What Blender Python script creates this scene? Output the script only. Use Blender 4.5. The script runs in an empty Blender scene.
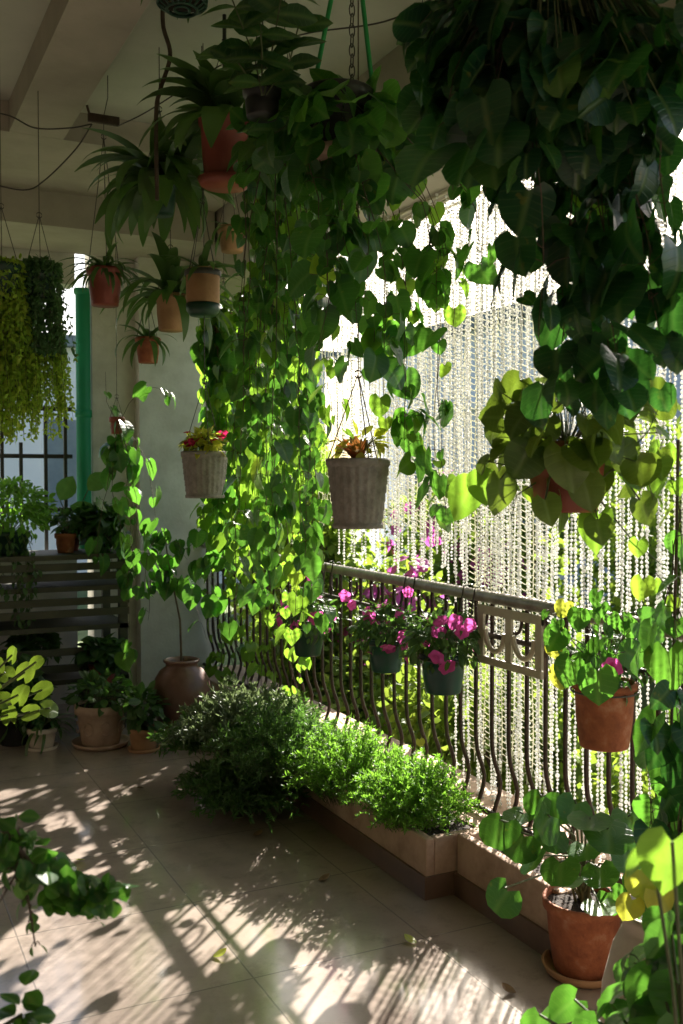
import bpy, math, random
import numpy as np
from mathutils import Vector, Matrix

S = bpy.context.scene
COL = S.collection
rng = np.random.default_rng(7)
random.seed(7)
R = math.radians
PI = math.pi

# ------------------------------------------------------------------ camera
YAW, PITCH, F = R(26.15), R(1.83), 1000.0
EYE = np.array([0.0, 0.0, 1.5])
cd = bpy.data.cameras.new('camera')
cam = bpy.data.objects.new('camera', cd)
COL.objects.link(cam)
cam.location = EYE
cam.rotation_euler = (R(90) - PITCH, 0, -YAW)
cd.sensor_fit = 'VERTICAL'
cd.sensor_height = 36
cd.lens = 36 * F / 1024
cd.clip_start = 0.05
cd.clip_end = 2000
cd.dof.use_dof = True
cd.dof.focus_distance = 3.4
cd.dof.aperture_fstop = 6.3
S.camera = cam

# ------------------------------------------------------------------ light
SUN_EL, SUN_AZ = R(30), R(45)          # azimuth from +Y towards +X
w = bpy.data.worlds.new('World')
S.world = w
w.use_nodes = True
nt = w.node_tree
bg = nt.nodes['Background']
sky = nt.nodes.new('ShaderNodeTexSky')
sky.sky_type = 'NISHITA'
sky.sun_disc = False
sky.sun_elevation = SUN_EL
sky.sun_rotation = SUN_AZ
sky.air_density = 1.0
sky.dust_density = 3.0
nt.links.new(sky.outputs[0], bg.inputs[0])
bg.inputs[1].default_value = 0.055
sl = bpy.data.lights.new('sun', 'SUN')
sl.energy = 5.0
sl.angle = R(0.55)
sl.color = (1.0, 0.93, 0.83)
so = bpy.data.objects.new('sun', sl)
COL.objects.link(so)
sd = Vector((math.sin(SUN_AZ) * math.cos(SUN_EL), math.cos(SUN_AZ) * math.cos(SUN_EL), math.sin(SUN_EL)))
so.rotation_euler = sd.to_track_quat('Z', 'Y').to_euler()
S.view_settings.view_transform = 'Standard'
S.view_settings.look = 'None'
S.view_settings.exposure = 2.12
S.view_settings.gamma = 1.0
S.cycles.max_bounces = 10
S.cycles.diffuse_bounces = 5
S.cycles.transmission_bounces = 8
S.cycles.transparent_max_bounces = 8

# ------------------------------------------------------------------ helpers
FW = np.array([math.sin(YAW) * math.cos(PITCH), math.cos(YAW) * math.cos(PITCH), -math.sin(PITCH)])
RT = np.array([math.cos(YAW), -math.sin(YAW), 0.0])
UP = np.cross(RT, FW)

def at(px, py, d):
    """world point of a photo pixel at depth d (used to read places off the photograph)"""
    return EYE + d * (FW + RT * (px - 341.5) / F - UP * (py - 512) / F)

def atx(px, py, X):
    v = FW + RT * (px - 341.5) / F - UP * (py - 512) / F
    return EYE + v * (X - EYE[0]) / v[0]

def atz(px, py, Z):
    v = FW + RT * (px - 341.5) / F - UP * (py - 512) / F
    return EYE + v * (Z - EYE[2]) / v[2]

def nrm(a):
    a = np.asarray(a, float)
    return a / np.maximum(np.linalg.norm(a, axis=-1, keepdims=True), 1e-9)

class MB:
    def __init__(s):
        s.v = []; s.q = []; s.t = []; s.n = 0; s.qm = []; s.tm = []; s.uv = []
    def add(s, v, faces, mat=0, uv=None):
        v = np.asarray(v, float).reshape(-1, 3)
        f = np.asarray(faces, int)
        if f.shape[1] == 4: s.q.append(f + s.n); s.qm.append(np.full(len(f), mat))
        else: s.t.append(f + s.n); s.tm.append(np.full(len(f), mat))
        s.v.append(v)
        s.uv.append(np.zeros((len(v), 2)) if uv is None else np.asarray(uv, float))
        s.n += len(v)
    def box(s, a, b, mat=0):
        x0, y0, z0 = a; x1, y1, z1 = b
        v = [(x0,y0,z0),(x1,y0,z0),(x1,y1,z0),(x0,y1,z0),(x0,y0,z1),(x1,y0,z1),(x1,y1,z1),(x0,y1,z1)]
        s.add(v, [(0,3,2,1),(4,5,6,7),(0,1,5,4),(1,2,6,5),(2,3,7,6),(3,0,4,7)], mat)
    def tube(s, pts, r, n=6, mat=0, closed=False):
        p = np.asarray(pts, float)
        m = len(p)
        rr = np.broadcast_to(np.asarray(r, float), (m,))
        if closed: tg = np.roll(p, -1, 0) - np.roll(p, 1, 0)
        else: tg = np.gradient(p, axis=0)
        tg = nrm(tg)
        ref = np.array([0, 0, 1.0]) if abs(tg[:, 2]).mean() < .75 else np.array([1.0, 0.13, 0])
        a = nrm(np.cross(tg, ref)); b = np.cross(tg, a)
        an = np.arange(n) * 2 * PI / n
        v = p[:, None] + rr[:, None, None] * (np.cos(an)[None, :, None] * a[:, None] + np.sin(an)[None, :, None] * b[:, None])
        f = []
        k = m if closed else m - 1
        for i in range(k):
            i2 = (i + 1) % m
            for j in range(n):
                j2 = (j + 1) % n
                f.append((i*n+j, i2*n+j, i2*n+j2, i*n+j2))
        s.add(v.reshape(-1, 3), f, mat)
        if not closed and n >= 3:
            for e in (0, m - 1):
                c = np.vstack([p[e][None], v[e]])
                s.add(c, [(0, 1 + j, 1 + (j+1) % n) for j in range(n)], mat)
    def lathe(s, c, prof, seg=36, mat=0, mod=None):
        c = np.asarray(c, float)
        an = np.arange(seg) * 2 * PI / seg
        V = []
        for k, (r, z) in enumerate(prof):
            rr = np.full(seg, r) if mod is None else r * mod(an, k, z)
            V.append(np.stack([c[0] + rr*np.cos(an), c[1] + rr*np.sin(an), np.full(seg, c[2] + z)], 1))
        f = []
        for i in range(len(prof) - 1):
            for j in range(seg):
                j2 = (j+1) % seg
                f.append((i*seg+j, i*seg+j2, (i+1)*seg+j2, (i+1)*seg+j))
        uv = np.zeros((len(prof)*seg, 2))
        s.add(np.vstack(V), f, mat, uv)
    def disc(s, c, r, seg=28, mat=0, bump=0):
        c = np.asarray(c, float)
        an = np.arange(seg) * 2 * PI / seg
        v = [c + (0, 0, bump)]
        v += [c + np.array([r*.55*math.cos(a), r*.55*math.sin(a), bump*random.uniform(.2, 1.2)]) for a in an]
        v += [c + np.array([r*math.cos(a), r*math.sin(a), 0]) for a in an]
        s.add(v, [(0, 1+j, 1+(j+1) % seg) for j in range(seg)], mat)
        s.n -= 0
        base = s.n - len(v)
        s.q.append(np.array([(1+j, 1+seg+j, 1+seg+(j+1) % seg, 1+(j+1) % seg) for j in range(seg)]) + base)
        s.qm.append(np.full(seg, mat))
    def inst(s, T, pos, tip, nor, size, width=1.0, curl=0.0, mat=0):
        """many copies of a leaf / petal template, y along the leaf, z its normal"""
        tv, tq, tt, tuv = T
        pos = np.atleast_2d(pos); N = len(pos)
        if N == 0: return
        y = nrm(np.broadcast_to(tip, (N, 3)))
        nor = np.broadcast_to(nor, (N, 3))
        x = np.cross(y, nor)
        bad = np.linalg.norm(x, axis=1) < 1e-3
        x[bad] = np.cross(y[bad], [0.3, 0.9, 0.1])
        x = nrm(x); z = np.cross(x, y)
        size = np.broadcast_to(size, (N,)); width = np.broadcast_to(width, (N,))
        k = np.broadcast_to(curl, (N,))[:, None] + 1e-4
        ty = tv[None, :, 1]; tx = tv[None, :, 0] * width[:, None]; tz = tv[None, :, 2]
        yy = np.sin(k*ty)/k - tz*np.sin(k*ty)*(np.abs(k) > .01)
        zz = -(1-np.cos(k*ty))/k + tz*np.cos(k*ty)
        sz = size[:, None]
        P = pos[:, None] + (tx*sz)[..., None]*x[:, None] + (yy*sz)[..., None]*y[:, None] + (zz*sz)[..., None]*z[:, None]
        nv = len(tv); off = (np.arange(N)*nv)[:, None, None]
        uv = np.tile(tuv, (N, 1))
        if len(tq) and len(tt):
            s.v.append(P.reshape(-1, 3)); s.uv.append(uv)
            s.q.append((tq[None] + off).reshape(-1, 4) + s.n); s.qm.append(np.full(N*len(tq), mat))
            s.t.append((tt[None] + off).reshape(-1, 3) + s.n); s.tm.append(np.full(N*len(tt), mat))
            s.n += N*nv
        elif len(tq): s.add(P.reshape(-1, 3), (tq[None] + off).reshape(-1, 4), mat, uv)
        else: s.add(P.reshape(-1, 3), (tt[None] + off).reshape(-1, 3), mat, uv)
    def build(s, name, mats, parent=None, smooth=True, loc=None, kind=None):
        v = np.vstack(s.v)
        o0 = np.zeros(3)
        if parent is not None: o0 = np.array(parent['_w']) if '_w' in parent else np.array(parent.location)
        elif loc is not None: o0 = np.asarray(loc, float)
        v = v - o0
        q = np.vstack(s.q) if s.q else np.zeros((0, 4), int)
        t = np.vstack(s.t) if s.t else np.zeros((0, 3), int)
        me = bpy.data.meshes.new(name)
        me.vertices.add(len(v)); me.vertices.foreach_set('co', v.astype(np.float32).ravel())
        li = np.concatenate([q.ravel(), t.ravel()]).astype(np.int32)
        me.loops.add(len(li)); me.loops.foreach_set('vertex_index', li)
        tot = np.concatenate([np.full(len(q), 4), np.full(len(t), 3)]).astype(np.int32)
        st = np.concatenate([[0], np.cumsum(tot)[:-1]]).astype(np.int32)
        me.polygons.add(len(tot))
        me.polygons.foreach_set('loop_start', st)
        me.polygons.foreach_set('loop_total', tot)
        mi = np.concatenate(s.qm + s.tm).astype(np.int32)
        me.polygons.foreach_set('material_index', mi)
        me.polygons.foreach_set('use_smooth', np.full(len(tot), smooth))
        me.update(calc_edges=True)
        uvl = me.uv_layers.new(name='UVMap')
        uvs = np.vstack(s.uv)[li]
        uvl.data.foreach_set('uv', uvs.astype(np.float32).ravel())
        for m in (mats if isinstance(mats, (list, tuple)) else [mats]): me.materials.append(m)
        me.validate()
        o = bpy.data.objects.new(name, me)
        COL.objects.link(o)
        if parent is not None:
            o.parent = parent; o['_w'] = [float(a) for a in o0]
        elif loc is not None: o.location = o0
        if kind: o['kind'] = kind
        return o

def tag(o, label=None, cat=None, group=None, kind=None):
    if label: o['label'] = label
    if cat: o['category'] = cat
    if group: o['group'] = group
    if kind: o['kind'] = kind
    return o

def thing(name, loc, label, cat, group=None):
    o = bpy.data.objects.new(name, None)
    COL.objects.link(o)
    o.location = [float(a) for a in loc]
    o.empty_display_size = .05
    return tag(o, label, cat, group)

# ------------------------------------------------------------------ materials
def mat(name):
    m = bpy.data.materials.new(name)
    m.use_nodes = True
    n = m.node_tree
    return m, n, n.nodes['Principled BSDF']

def N(n, t, **kw):
    x = n.nodes.new(t)
    for k, v in kw.items():
        if k.startswith('i_'): x.inputs[k[2:].replace('_', ' ')].default_value = v
        else: setattr(x, k, v)
    return x

def ramp(n, cols, pos=None):
    r = n.nodes.new('ShaderNodeValToRGB')
    e = r.color_ramp.elements
    while len(e) < len(cols): e.new(0.5)
    for i, c in enumerate(cols):
        e[i].position = (pos[i] if pos else i / (len(cols) - 1))
        e[i].color = (*c, 1)
    return r

def surf(name, c1, c2, rough=.6, scale=8, bump=.2, bscale=40, spec=.5, metal=0, detail=6, c3=None, bdist=.01):
    m, n, p = mat(name)
    tc = N(n, 'ShaderNodeTexCoord')
    ns = N(n, 'ShaderNodeTexNoise'); ns.inputs['Scale'].default_value = scale; ns.inputs['Detail'].default_value = detail
    ns.inputs['Roughness'].default_value = .65
    n.links.new(tc.outputs['Object'], ns.inputs['Vector'])
    r = ramp(n, [c1, c2] if c3 is None else [c1, c2, c3], [.32, .68] if c3 is None else [.3, .55, .75])
    n.links.new(ns.outputs[0], r.inputs[0])
    n.links.new(r.outputs[0], p.inputs['Base Color'])
    p.inputs['Roughness'].default_value = rough
    p.inputs['Metallic'].default_value = metal
    p.inputs['Specular IOR Level'].default_value = spec
    if bump:
        n2 = N(n, 'ShaderNodeTexNoise'); n2.inputs['Scale'].default_value = bscale; n2.inputs['Detail'].default_value = 5
        n.links.new(tc.outputs['Object'], n2.inputs['Vector'])
        b = N(n, 'ShaderNodeBump'); b.inputs['Strength'].default_value = bump; b.inputs['Distance'].default_value = bdist
        n.links.new(n2.outputs[0], b.inputs['Height'])
        n.links.new(b.outputs[0], p.inputs['Normal'])
        rr = N(n, 'ShaderNodeMapRange'); rr.inputs[3].default_value = max(rough-.12, .05); rr.inputs[4].default_value = min(rough+.15, 1)
        n.links.new(ns.outputs[0], rr.inputs[0]); n.links.new(rr.outputs[0], p.inputs['Roughness'])
    return m

def leafmat(name, cols, pos=None, trans=.45, tcol=(.28, .55, .04), rough=.38, vein=.35, tmul=1.0, spec=.5):
    """leaf: random tone per leaf, paler midrib, light shining through"""
    m, n, p = mat(name)
    g = N(n, 'ShaderNodeNewGeometry')
    r = ramp(n, cols, pos)
    n.links.new(g.outputs['Random Per Island'], r.inputs[0])
    uv = N(n, 'ShaderNodeUVMap')
    sp = N(n, 'ShaderNodeSeparateXYZ'); n.links.new(uv.outputs[0], sp.inputs[0])
    ab = N(n, 'ShaderNodeMath', operation='ABSOLUTE'); n.links.new(sp.outputs[0], ab.inputs[0])
    mr = N(n, 'ShaderNodeMapRange'); mr.inputs[1].default_value = .02; mr.inputs[2].default_value = .10
    mr.inputs[3].default_value = 1; mr.inputs[4].default_value = 0
    n.links.new(ab.outputs[0], mr.inputs[0])
    # side veins: lines running outward and forward
    sv = N(n, 'ShaderNodeMath', operation='MULTIPLY_ADD'); sv.inputs[1].default_value = -0.35
    n.links.new(ab.outputs[0], sv.inputs[0]); n.links.new(sp.outputs[1], sv.inputs[2])
    sc = N(n, 'ShaderNodeMath', operation='MULTIPLY'); sc.inputs[1].default_value = 44; n.links.new(sv.outputs[0], sc.inputs[0])
    sn = N(n, 'ShaderNodeMath', operation='SINE'); n.links.new(sc.outputs[0], sn.inputs[0])
    ms = N(n, 'ShaderNodeMapRange'); ms.inputs[1].default_value = .82; ms.inputs[2].default_value = 1; ms.inputs[3].default_value = 0; ms.inputs[4].default_value = .45
    n.links.new(sn.outputs[0], ms.inputs[0])
    mx = N(n, 'ShaderNodeMath', operation='MAXIMUM'); n.links.new(mr.outputs[0], mx.inputs[0]); n.links.new(ms.outputs[0], mx.inputs[1])
    vm = N(n, 'ShaderNodeMath', operation='MULTIPLY'); vm.inputs[1].default_value = vein; n.links.new(mx.outputs[0], vm.inputs[0])
    tc = N(n, 'ShaderNodeTexCoord')
    nz = N(n, 'ShaderNodeTexNoise'); nz.inputs['Scale'].default_value = 25
    n.links.new(tc.outputs['Object'], nz.inputs['Vector'])
    hs = N(n, 'ShaderNodeHueSaturation')
    vr = N(n, 'ShaderNodeMapRange'); vr.inputs[1].default_value = .3; vr.inputs[2].default_value = .7; vr.inputs[3].default_value = .75; vr.inputs[4].default_value = 1.25
    n.links.new(nz.outputs[0], vr.inputs[0]); n.links.new(vr.outputs[0], hs.inputs['Value'])
    n.links.new(r.outputs[0], hs.inputs['Color'])
    n3 = N(n, 'ShaderNodeTexNoise'); n3.inputs['Scale'].default_value = 38; n3.inputs['Detail'].default_value = 3
    n.links.new(tc.outputs['Object'], n3.inputs['Vector'])
    sm_ = N(n, 'ShaderNodeMapRange'); sm_.inputs[1].default_value = .66; sm_.inputs[2].default_value = .72; sm_.inputs[3].default_value = 0; sm_.inputs[4].default_value = .55
    n.links.new(n3.outputs[0], sm_.inputs[0])
    m3 = N(n, 'ShaderNodeMix', data_type='RGBA'); n.links.new(sm_.outputs[0], m3.inputs[0]); n.links.new(hs.outputs[0], m3.inputs[6]); m3.inputs[7].default_value = (.20, .16, .03, 1)
    mc = N(n, 'ShaderNodeMix', data_type='RGBA'); n.links.new(vm.outputs[0], mc.inputs[0])
    n.links.new(m3.outputs[2], mc.inputs[6]); mc.inputs[7].default_value = (.22, .32, .10, 1)
    n.links.new(mc.outputs[2], p.inputs['Base Color'])
    p.inputs['Roughness'].default_value = rough
    p.inputs['Specular IOR Level'].default_value = spec
    bp = N(n, 'ShaderNodeBump'); bp.inputs['Strength'].default_value = .35; bp.inputs['Distance'].default_value = .004
    inv = N(n, 'ShaderNodeMath', operation='SUBTRACT'); inv.inputs[0].default_value = 1; n.links.new(mx.outputs[0], inv.inputs[1])
    n.links.new(inv.outputs[0], bp.inputs['Height']); n.links.new(bp.outputs[0], p.inputs['Normal'])
    t = N(n, 'ShaderNodeBsdfTranslucent')
    tm = N(n, 'ShaderNodeMix', data_type='RGBA'); tm.inputs[0].default_value = .62
    n.links.new(mc.outputs[2], tm.inputs[6]); tm.inputs[7].default_value = (*[c*tmul for c in tcol], 1)
    n.links.new(tm.outputs[2], t.inputs[0])
    ms2 = N(n, 'ShaderNodeMixShader'); ms2.inputs[0].default_value = trans
    n.links.new(p.outputs[0], ms2.inputs[1]); n.links.new(t.outputs[0], ms2.inputs[2])
    n.links.new(ms2.outputs[0], n.nodes['Material Output'].inputs[0])
    return m

M = {}
M['plaster'] = surf('plaster', (.50, .48, .42), (.64, .62, .56), .85, 5, .25, 50, c3=(.72, .70, .64), detail=9)
M['house_wall'] = surf('house_wall_paint', (.14, .12, .09), (.19, .16, .12), .9, 3, .15, 60)
M['ceiling'] = surf('ceiling_paint', (.44, .45, .38), (.54, .54, .46), .9, 2, .08, 60, spec=.1)
M['beam'] = surf('beam_paint', (.36, .33, .27), (.46, .42, .35), .9, 3, .1, 60, spec=.1)
M['planter'] = surf('planter_plaster', (.33, .22, .15), (.54, .38, .28), .85, 7, .35, 50, c3=(.62, .46, .35), detail=9)
M['skirt'] = surf('skirting_tile', (.14, .085, .06), (.20, .125, .09), .35, 6, .05, 40)
M['terra'] = surf('terracotta', (.20, .055, .022), (.36, .115, .048), .8, 14, .35, 70, c3=(.50, .28, .18))
M['terra_red'] = surf('red_plastic_clay', (.23, .05, .035), (.32, .075, .05), .5, 9, .1, 60)
M['terra_tan'] = surf('tan_clay', (.36, .19, .09), (.46, .26, .13), .75, 9, .25, 60)
M['vase'] = surf('glazed_brown_clay', (.10, .045, .032), (.19, .10, .075), .35, 7, .1, 30)
M['cream'] = surf('cream_clay', (.50, .42, .33), (.62, .54, .44), .7, 9, .2, 50)
M['stone'] = surf('weathered_pot', (.36, .24, .17), (.50, .37, .28), .75, 12, .3, 50)
M['grey_pot'] = surf('grey_woven', (.20, .185, .165), (.34, .31, .28), .8, 30, .4, 90)
M['teal'] = surf('teal_plastic', (.002, .038, .034), (.005, .058, .05), .35, 9, .05, 40)
M['dkgreen'] = surf('dark_green_plastic', (.008, .04, .022), (.015, .06, .035), .4, 9, .05, 40)
M['black'] = surf('black_plastic', (.012, .012, .012), (.025, .025, .025), .45, 9, .05, 40)
M['iron'] = surf('dark_iron', (.030, .018, .013), (.065, .04, .03), .5, 20, .2, 90, metal=.3)
M['rail'] = surf('worn_rail_paint', (.22, .19, .16), (.42, .38, .33), .35, 14, .2, 70, metal=.3)
M['ivory'] = surf('ivory_metal', (.42, .38, .28), (.55, .50, .38), .5, 14, .2, 60)
M['wire'] = surf('wire', (.04, .035, .03), (.08, .07, .06), .5, 20, 0)
M['green_strap'] = surf('green_strap', (.01, .22, .05), (.02, .3, .08), .6, 20, .1)
M['green_pole'] = surf('green_paint', (.004, .24, .11), (.008, .30, .14), .5, 4, .1, 40)
M['soil'] = surf('soil', (.02, .013, .008), (.05, .032, .02), .95, 60, .8, 120)
M['stem'] = surf('green_stem', (.06, .09, .03), (.12, .13, .06), .6, 20, 0)
M['bark'] = surf('vine_bark', (.06, .04, .025), (.12, .085, .06), .8, 20, .2)
M['wood'] = surf('dark_shelf_wood', (.035, .038, .022), (.075, .075, .045), .7, 5, .3, 30)
M['purple'] = surf('purple_plastic', (.03, .02, .2), (.05, .03, .28), .4, 20, 0)
M['window_frame'] = surf('dark_window_bar', (.03, .025, .022), (.05, .042, .036), .5, 20, .1)
M['outwall'] = surf('pale_outside_wall', (.62, .66, .76), (.72, .76, .84), .9, 1.0, .1, 30)
M['outwhite'] = surf('white_outside_wall', (.80, .80, .82), (.86, .86, .88), .9, 1.0, .1, 30)
M['outpink'] = surf('pinkish_outside_wall', (.5, .36, .32), (.58, .43, .38), .9, 1.0, .1, 30)
M['roof'] = surf('grey_roof', (.16, .19, .21), (.22, .25, .27), .8, 3, .1, 30)
M['lawn'] = surf('lawn_ground', (.07, .12, .03), (.16, .20, .07), .95, 4, .6, 60)
M['glassdark'] = surf('dark_pane', (.16, .20, .25), (.24, .28, .33), .1, 2, 0)

# floor: beige tiles, thin joints, worn gloss
m, n, p = mat('floor_tiles'); M['floor'] = m
tc = N(n, 'ShaderNodeTexCoord')
br = N(n, 'ShaderNodeTexBrick'); br.offset = 0; br.squash = 1
br.inputs['Scale'].default_value = 1
br.inputs['Brick Width'].default_value = .6; br.inputs['Row Height'].default_value = .6
br.inputs['Mortar Size'].default_value = .003; br.inputs['Mortar Smooth'].default_value = .3
br.inputs['Color1'].default_value = (.33, .27, .23, 1); br.inputs['Color2'].default_value = (.365, .30, .255, 1)
br.inputs['Mortar'].default_value = (.21, .18, .155, 1)
mp = N(n, 'ShaderNodeMapping'); mp.inputs['Location'].default_value = (.13, .22, 0)
n.links.new(tc.outputs['Object'], mp.inputs[0]); n.links.new(mp.outputs[0], br.inputs[0])
ns = N(n, 'ShaderNodeTexNoise'); ns.inputs['Scale'].default_value = 2.2; ns.inputs['Detail'].default_value = 8; ns.inputs['Roughness'].default_value = .7
n.links.new(tc.outputs['Object'], ns.inputs[0])
mr = N(n, 'ShaderNodeMapRange'); mr.inputs[1].default_value = .3; mr.inputs[2].default_value = .7; mr.inputs[3].default_value = .78; mr.inputs[4].default_value = 1.12
n.links.new(ns.outputs[0], mr.inputs[0])
hs = N(n, 'ShaderNodeHueSaturation'); n.links.new(br.outputs[0], hs.inputs['Color']); n.links.new(mr.outputs[0], hs.inputs['Value'])
nd = N(n, 'ShaderNodeTexNoise'); nd.inputs['Scale'].default_value = 9; nd.inputs['Detail'].default_value = 10; nd.inputs['Roughness'].default_value = .75
n.links.new(tc.outputs['Object'], nd.inputs[0])
dr = N(n, 'ShaderNodeMapRange'); dr.inputs[1].default_value = .52; dr.inputs[2].default_value = .70; dr.inputs[3].default_value = 0; dr.inputs[4].default_value = .55
n.links.new(nd.outputs[0], dr.inputs[0])
dm = N(n, 'ShaderNodeMix', data_type='RGBA'); n.links.new(dr.outputs[0], dm.inputs[0]); n.links.new(hs.outputs[0], dm.inputs[6]); dm.inputs[7].default_value = (.17, .135, .105, 1)
n.links.new(dm.outputs[2], p.inputs['Base Color']); p.inputs['Specular IOR Level'].default_value = .9
r2 = N(n, 'ShaderNodeMapRange'); r2.inputs[1].default_value = .3; r2.inputs[2].default_value = .7; r2.inputs[3].default_value = .05; r2.inputs[4].default_value = .20
n.links.new(ns.outputs[0], r2.inputs[0]); n.links.new(r2.outputs[0], p.inputs['Roughness'])
bp = N(n, 'ShaderNodeBump'); bp.inputs['Strength'].default_value = .4; bp.inputs['Distance'].default_value = .002; bp.invert = True
n.links.new(br.outputs['Fac'], bp.inputs['Height']); n.links.new(bp.outputs[0], p.inputs['Normal'])

# beads: milky translucent plastic
def translucent(name, c, tc_, fac, rough=.25):
    m, n, p = mat(name)
    p.inputs['Base Color'].default_value = (*c, 1); p.inputs['Roughness'].default_value = rough
    t = N(n, 'ShaderNodeBsdfTranslucent'); t.inputs[0].default_value = (*tc_, 1)
    ms = N(n, 'ShaderNodeMixShader'); ms.inputs[0].default_value = fac
    g = N(n, 'ShaderNodeNewGeometry'); r = ramp(n, [tuple(a*.8 for a in c), c])
    n.links.new(g.outputs['Random Per Island'], r.inputs[0]); n.links.new(r.outputs[0], p.inputs['Base Color'])
    n.links.new(p.outputs[0], ms.inputs[1]); n.links.new(t.outputs[0], ms.inputs[2])
    n.links.new(ms.outputs[0], n.nodes['Material Output'].inputs[0])
    return m
M['bead'] = translucent('milky_bead', (.82, .82, .80), (.90, .90, .86), .6)
M['lace'] = translucent('cream_cord', (.78, .77, .64), (.86, .85, .72), .55, .7)
M['petal_pink'] = translucent('magenta_petal', (.68, .06, .36), (.88, .14, .52), .5, .6)
M['petal_red'] = translucent('crimson_petal', (.45, .015, .08), (.7, .03, .14), .5, .6)
M['petal_out'] = translucent('pink_bougainvillea', (.55, .08, .42), (.75, .15, .60), .5, .6)
M['leaf_red'] = leafmat('red_bract', [(.30, .03, .03), (.40, .12, .03), (.25, .30, .04)], None, .4, (.7, .15, .05))
M['dry'] = surf('dry_leaf', (.12, .07, .03), (.22, .14, .06), .8, 30, .2)
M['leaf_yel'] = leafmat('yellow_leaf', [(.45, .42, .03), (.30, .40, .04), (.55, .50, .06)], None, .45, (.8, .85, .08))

G1 = [(.008, .050, .020), (.016, .078, .024), (.035, .125, .026), (.10, .22, .03)]
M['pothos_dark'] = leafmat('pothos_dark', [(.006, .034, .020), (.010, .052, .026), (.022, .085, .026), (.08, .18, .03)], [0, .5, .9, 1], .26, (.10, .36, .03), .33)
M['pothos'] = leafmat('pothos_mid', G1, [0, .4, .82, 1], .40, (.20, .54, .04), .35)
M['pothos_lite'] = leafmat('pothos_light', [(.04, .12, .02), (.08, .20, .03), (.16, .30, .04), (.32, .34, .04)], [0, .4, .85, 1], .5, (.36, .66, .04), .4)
M['olive'] = leafmat('olive_leaf', [(.035, .085, .018), (.06, .12, .022), (.12, .18, .03)], None, .32, (.30, .44, .03), .38)
M['strap'] = leafmat('strap_leaf', [(.008, .042, .020), (.020, .075, .028), (.04, .12, .035)], None, .3, (.18, .42, .04), .35)
M['bush_dark'] = leafmat('bush_dark', [(.02, .06, .02), (.04, .10, .03), (.07, .15, .04)], None, .35, (.2, .45, .05), .5, .1)
M['bush_grey'] = leafmat('bush_greygreen', [(.06, .09, .05), (.10, .14, .08), (.17, .21, .12)], None, .35, (.28, .38, .14), .5, .1)
M['bush_brt'] = leafmat('bush_bright', [(.06, .16, .02), (.10, .26, .03), (.17, .34, .04)], None, .5, (.30, .62, .05), .5, .1)
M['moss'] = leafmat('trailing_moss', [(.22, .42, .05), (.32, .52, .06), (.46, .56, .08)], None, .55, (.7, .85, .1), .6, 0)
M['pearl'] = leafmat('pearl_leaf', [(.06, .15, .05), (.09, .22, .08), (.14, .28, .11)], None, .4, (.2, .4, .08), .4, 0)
M['garden'] = leafmat('garden_leaf', [(.05, .10, .02), (.10, .18, .03), (.18, .28, .04), (.30, .36, .06)], None, .45, (.35, .5, .05), .6, 0)

# ------------------------------------------------------------------ leaf templates
def leaf_template(ts, ws, shift=0.0, fold=.2, cols=5, wav=0.0):
    ss = np.linspace(-1, 1, cols)
    V = []; UV = []
    for i, (t, w_) in enumerate(zip(ts, ws)):
        for s_ in ss:
            y = t - shift*(1-t)**3*abs(s_)**1.3
            x = s_*w_
            z = abs(s_)*w_*fold - (abs(s_)**2)*w_*fold*.5 + wav*math.sin(t*14 + (0 if s_ > 0 else 2))*abs(s_)**2
            V.append((x, y, z)); UV.append((s_*(w_+.001), t))
    Q = []
    for i in range(len(ts)-1):
        for j in range(cols-1):
            a = i*cols+j
            Q.append((a, a+1, a+cols+1, a+cols))
    return np.array(V), np.array(Q), np.zeros((0, 3), int), np.array(UV)

HEART = leaf_template([0, .06, .16, .32, .5, .68, .84, .94, 1], [.20, .40, .50, .53, .48, .36, .19, .07, .004], .26, .38, 5, .02)
HEART_L = leaf_template([0, .10, .30, .55, .8, 1], [.24, .46, .52, .43, .19, .004], .24, .3, 3)
HEART_R = leaf_template([0, .05, .14, .3, .5, .7, .86, .95, 1], [.26, .46, .57, .60, .56, .42, .25, .10, .004], .24, .30, 5, .035)
OVAL = leaf_template([0, .12, .3, .5, .7, .88, 1], [.02, .16, .27, .31, .26, .13, .004], 0, .3, 3)
STRAP = leaf_template(list(np.linspace(0, 1, 12)), [.028, .036, .042, .046, .048, .048, .046, .042, .036, .028, .016, .002], 0, .5, 3)
NEEDLE = leaf_template([0, .5, 1], [.05, .10, .01], 0, .3, 3)
SMALL = leaf_template([0, .35, .7, 1], [.04, .27, .22, .01], 0, .3, 3)

def round_template(n=14, cup=.12, notch=.5):
    V = [(0, .5, 0)]; UV = [(0, 0)]
    for k, r in ((1, .28), (2, .5)):
        for i in range(n):
            a = -PI/2 + 2*PI*i/n
            rr = r*(1 - (notch*(abs(math.sin(a+PI/2))/2 < .08) if i == 0 else 0))
            V.append((rr*math.cos(a), .5 + rr*math.sin(a), cup*rr*rr*2 + .012*math.sin(5*a)*k)); UV.append((rr*math.cos(a), rr*math.sin(a)+.5))
    T = [(0, 1+i, 1+(i+1) % n) for i in range(n)]
    Q = [(1+i, 1+n+i, 1+n+(i+1) % n, 1+(i+1) % n) for i in range(n)]
    return np.array(V), np.array(Q), np.array(T), np.array(UV)
ROUND = round_template()

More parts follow.
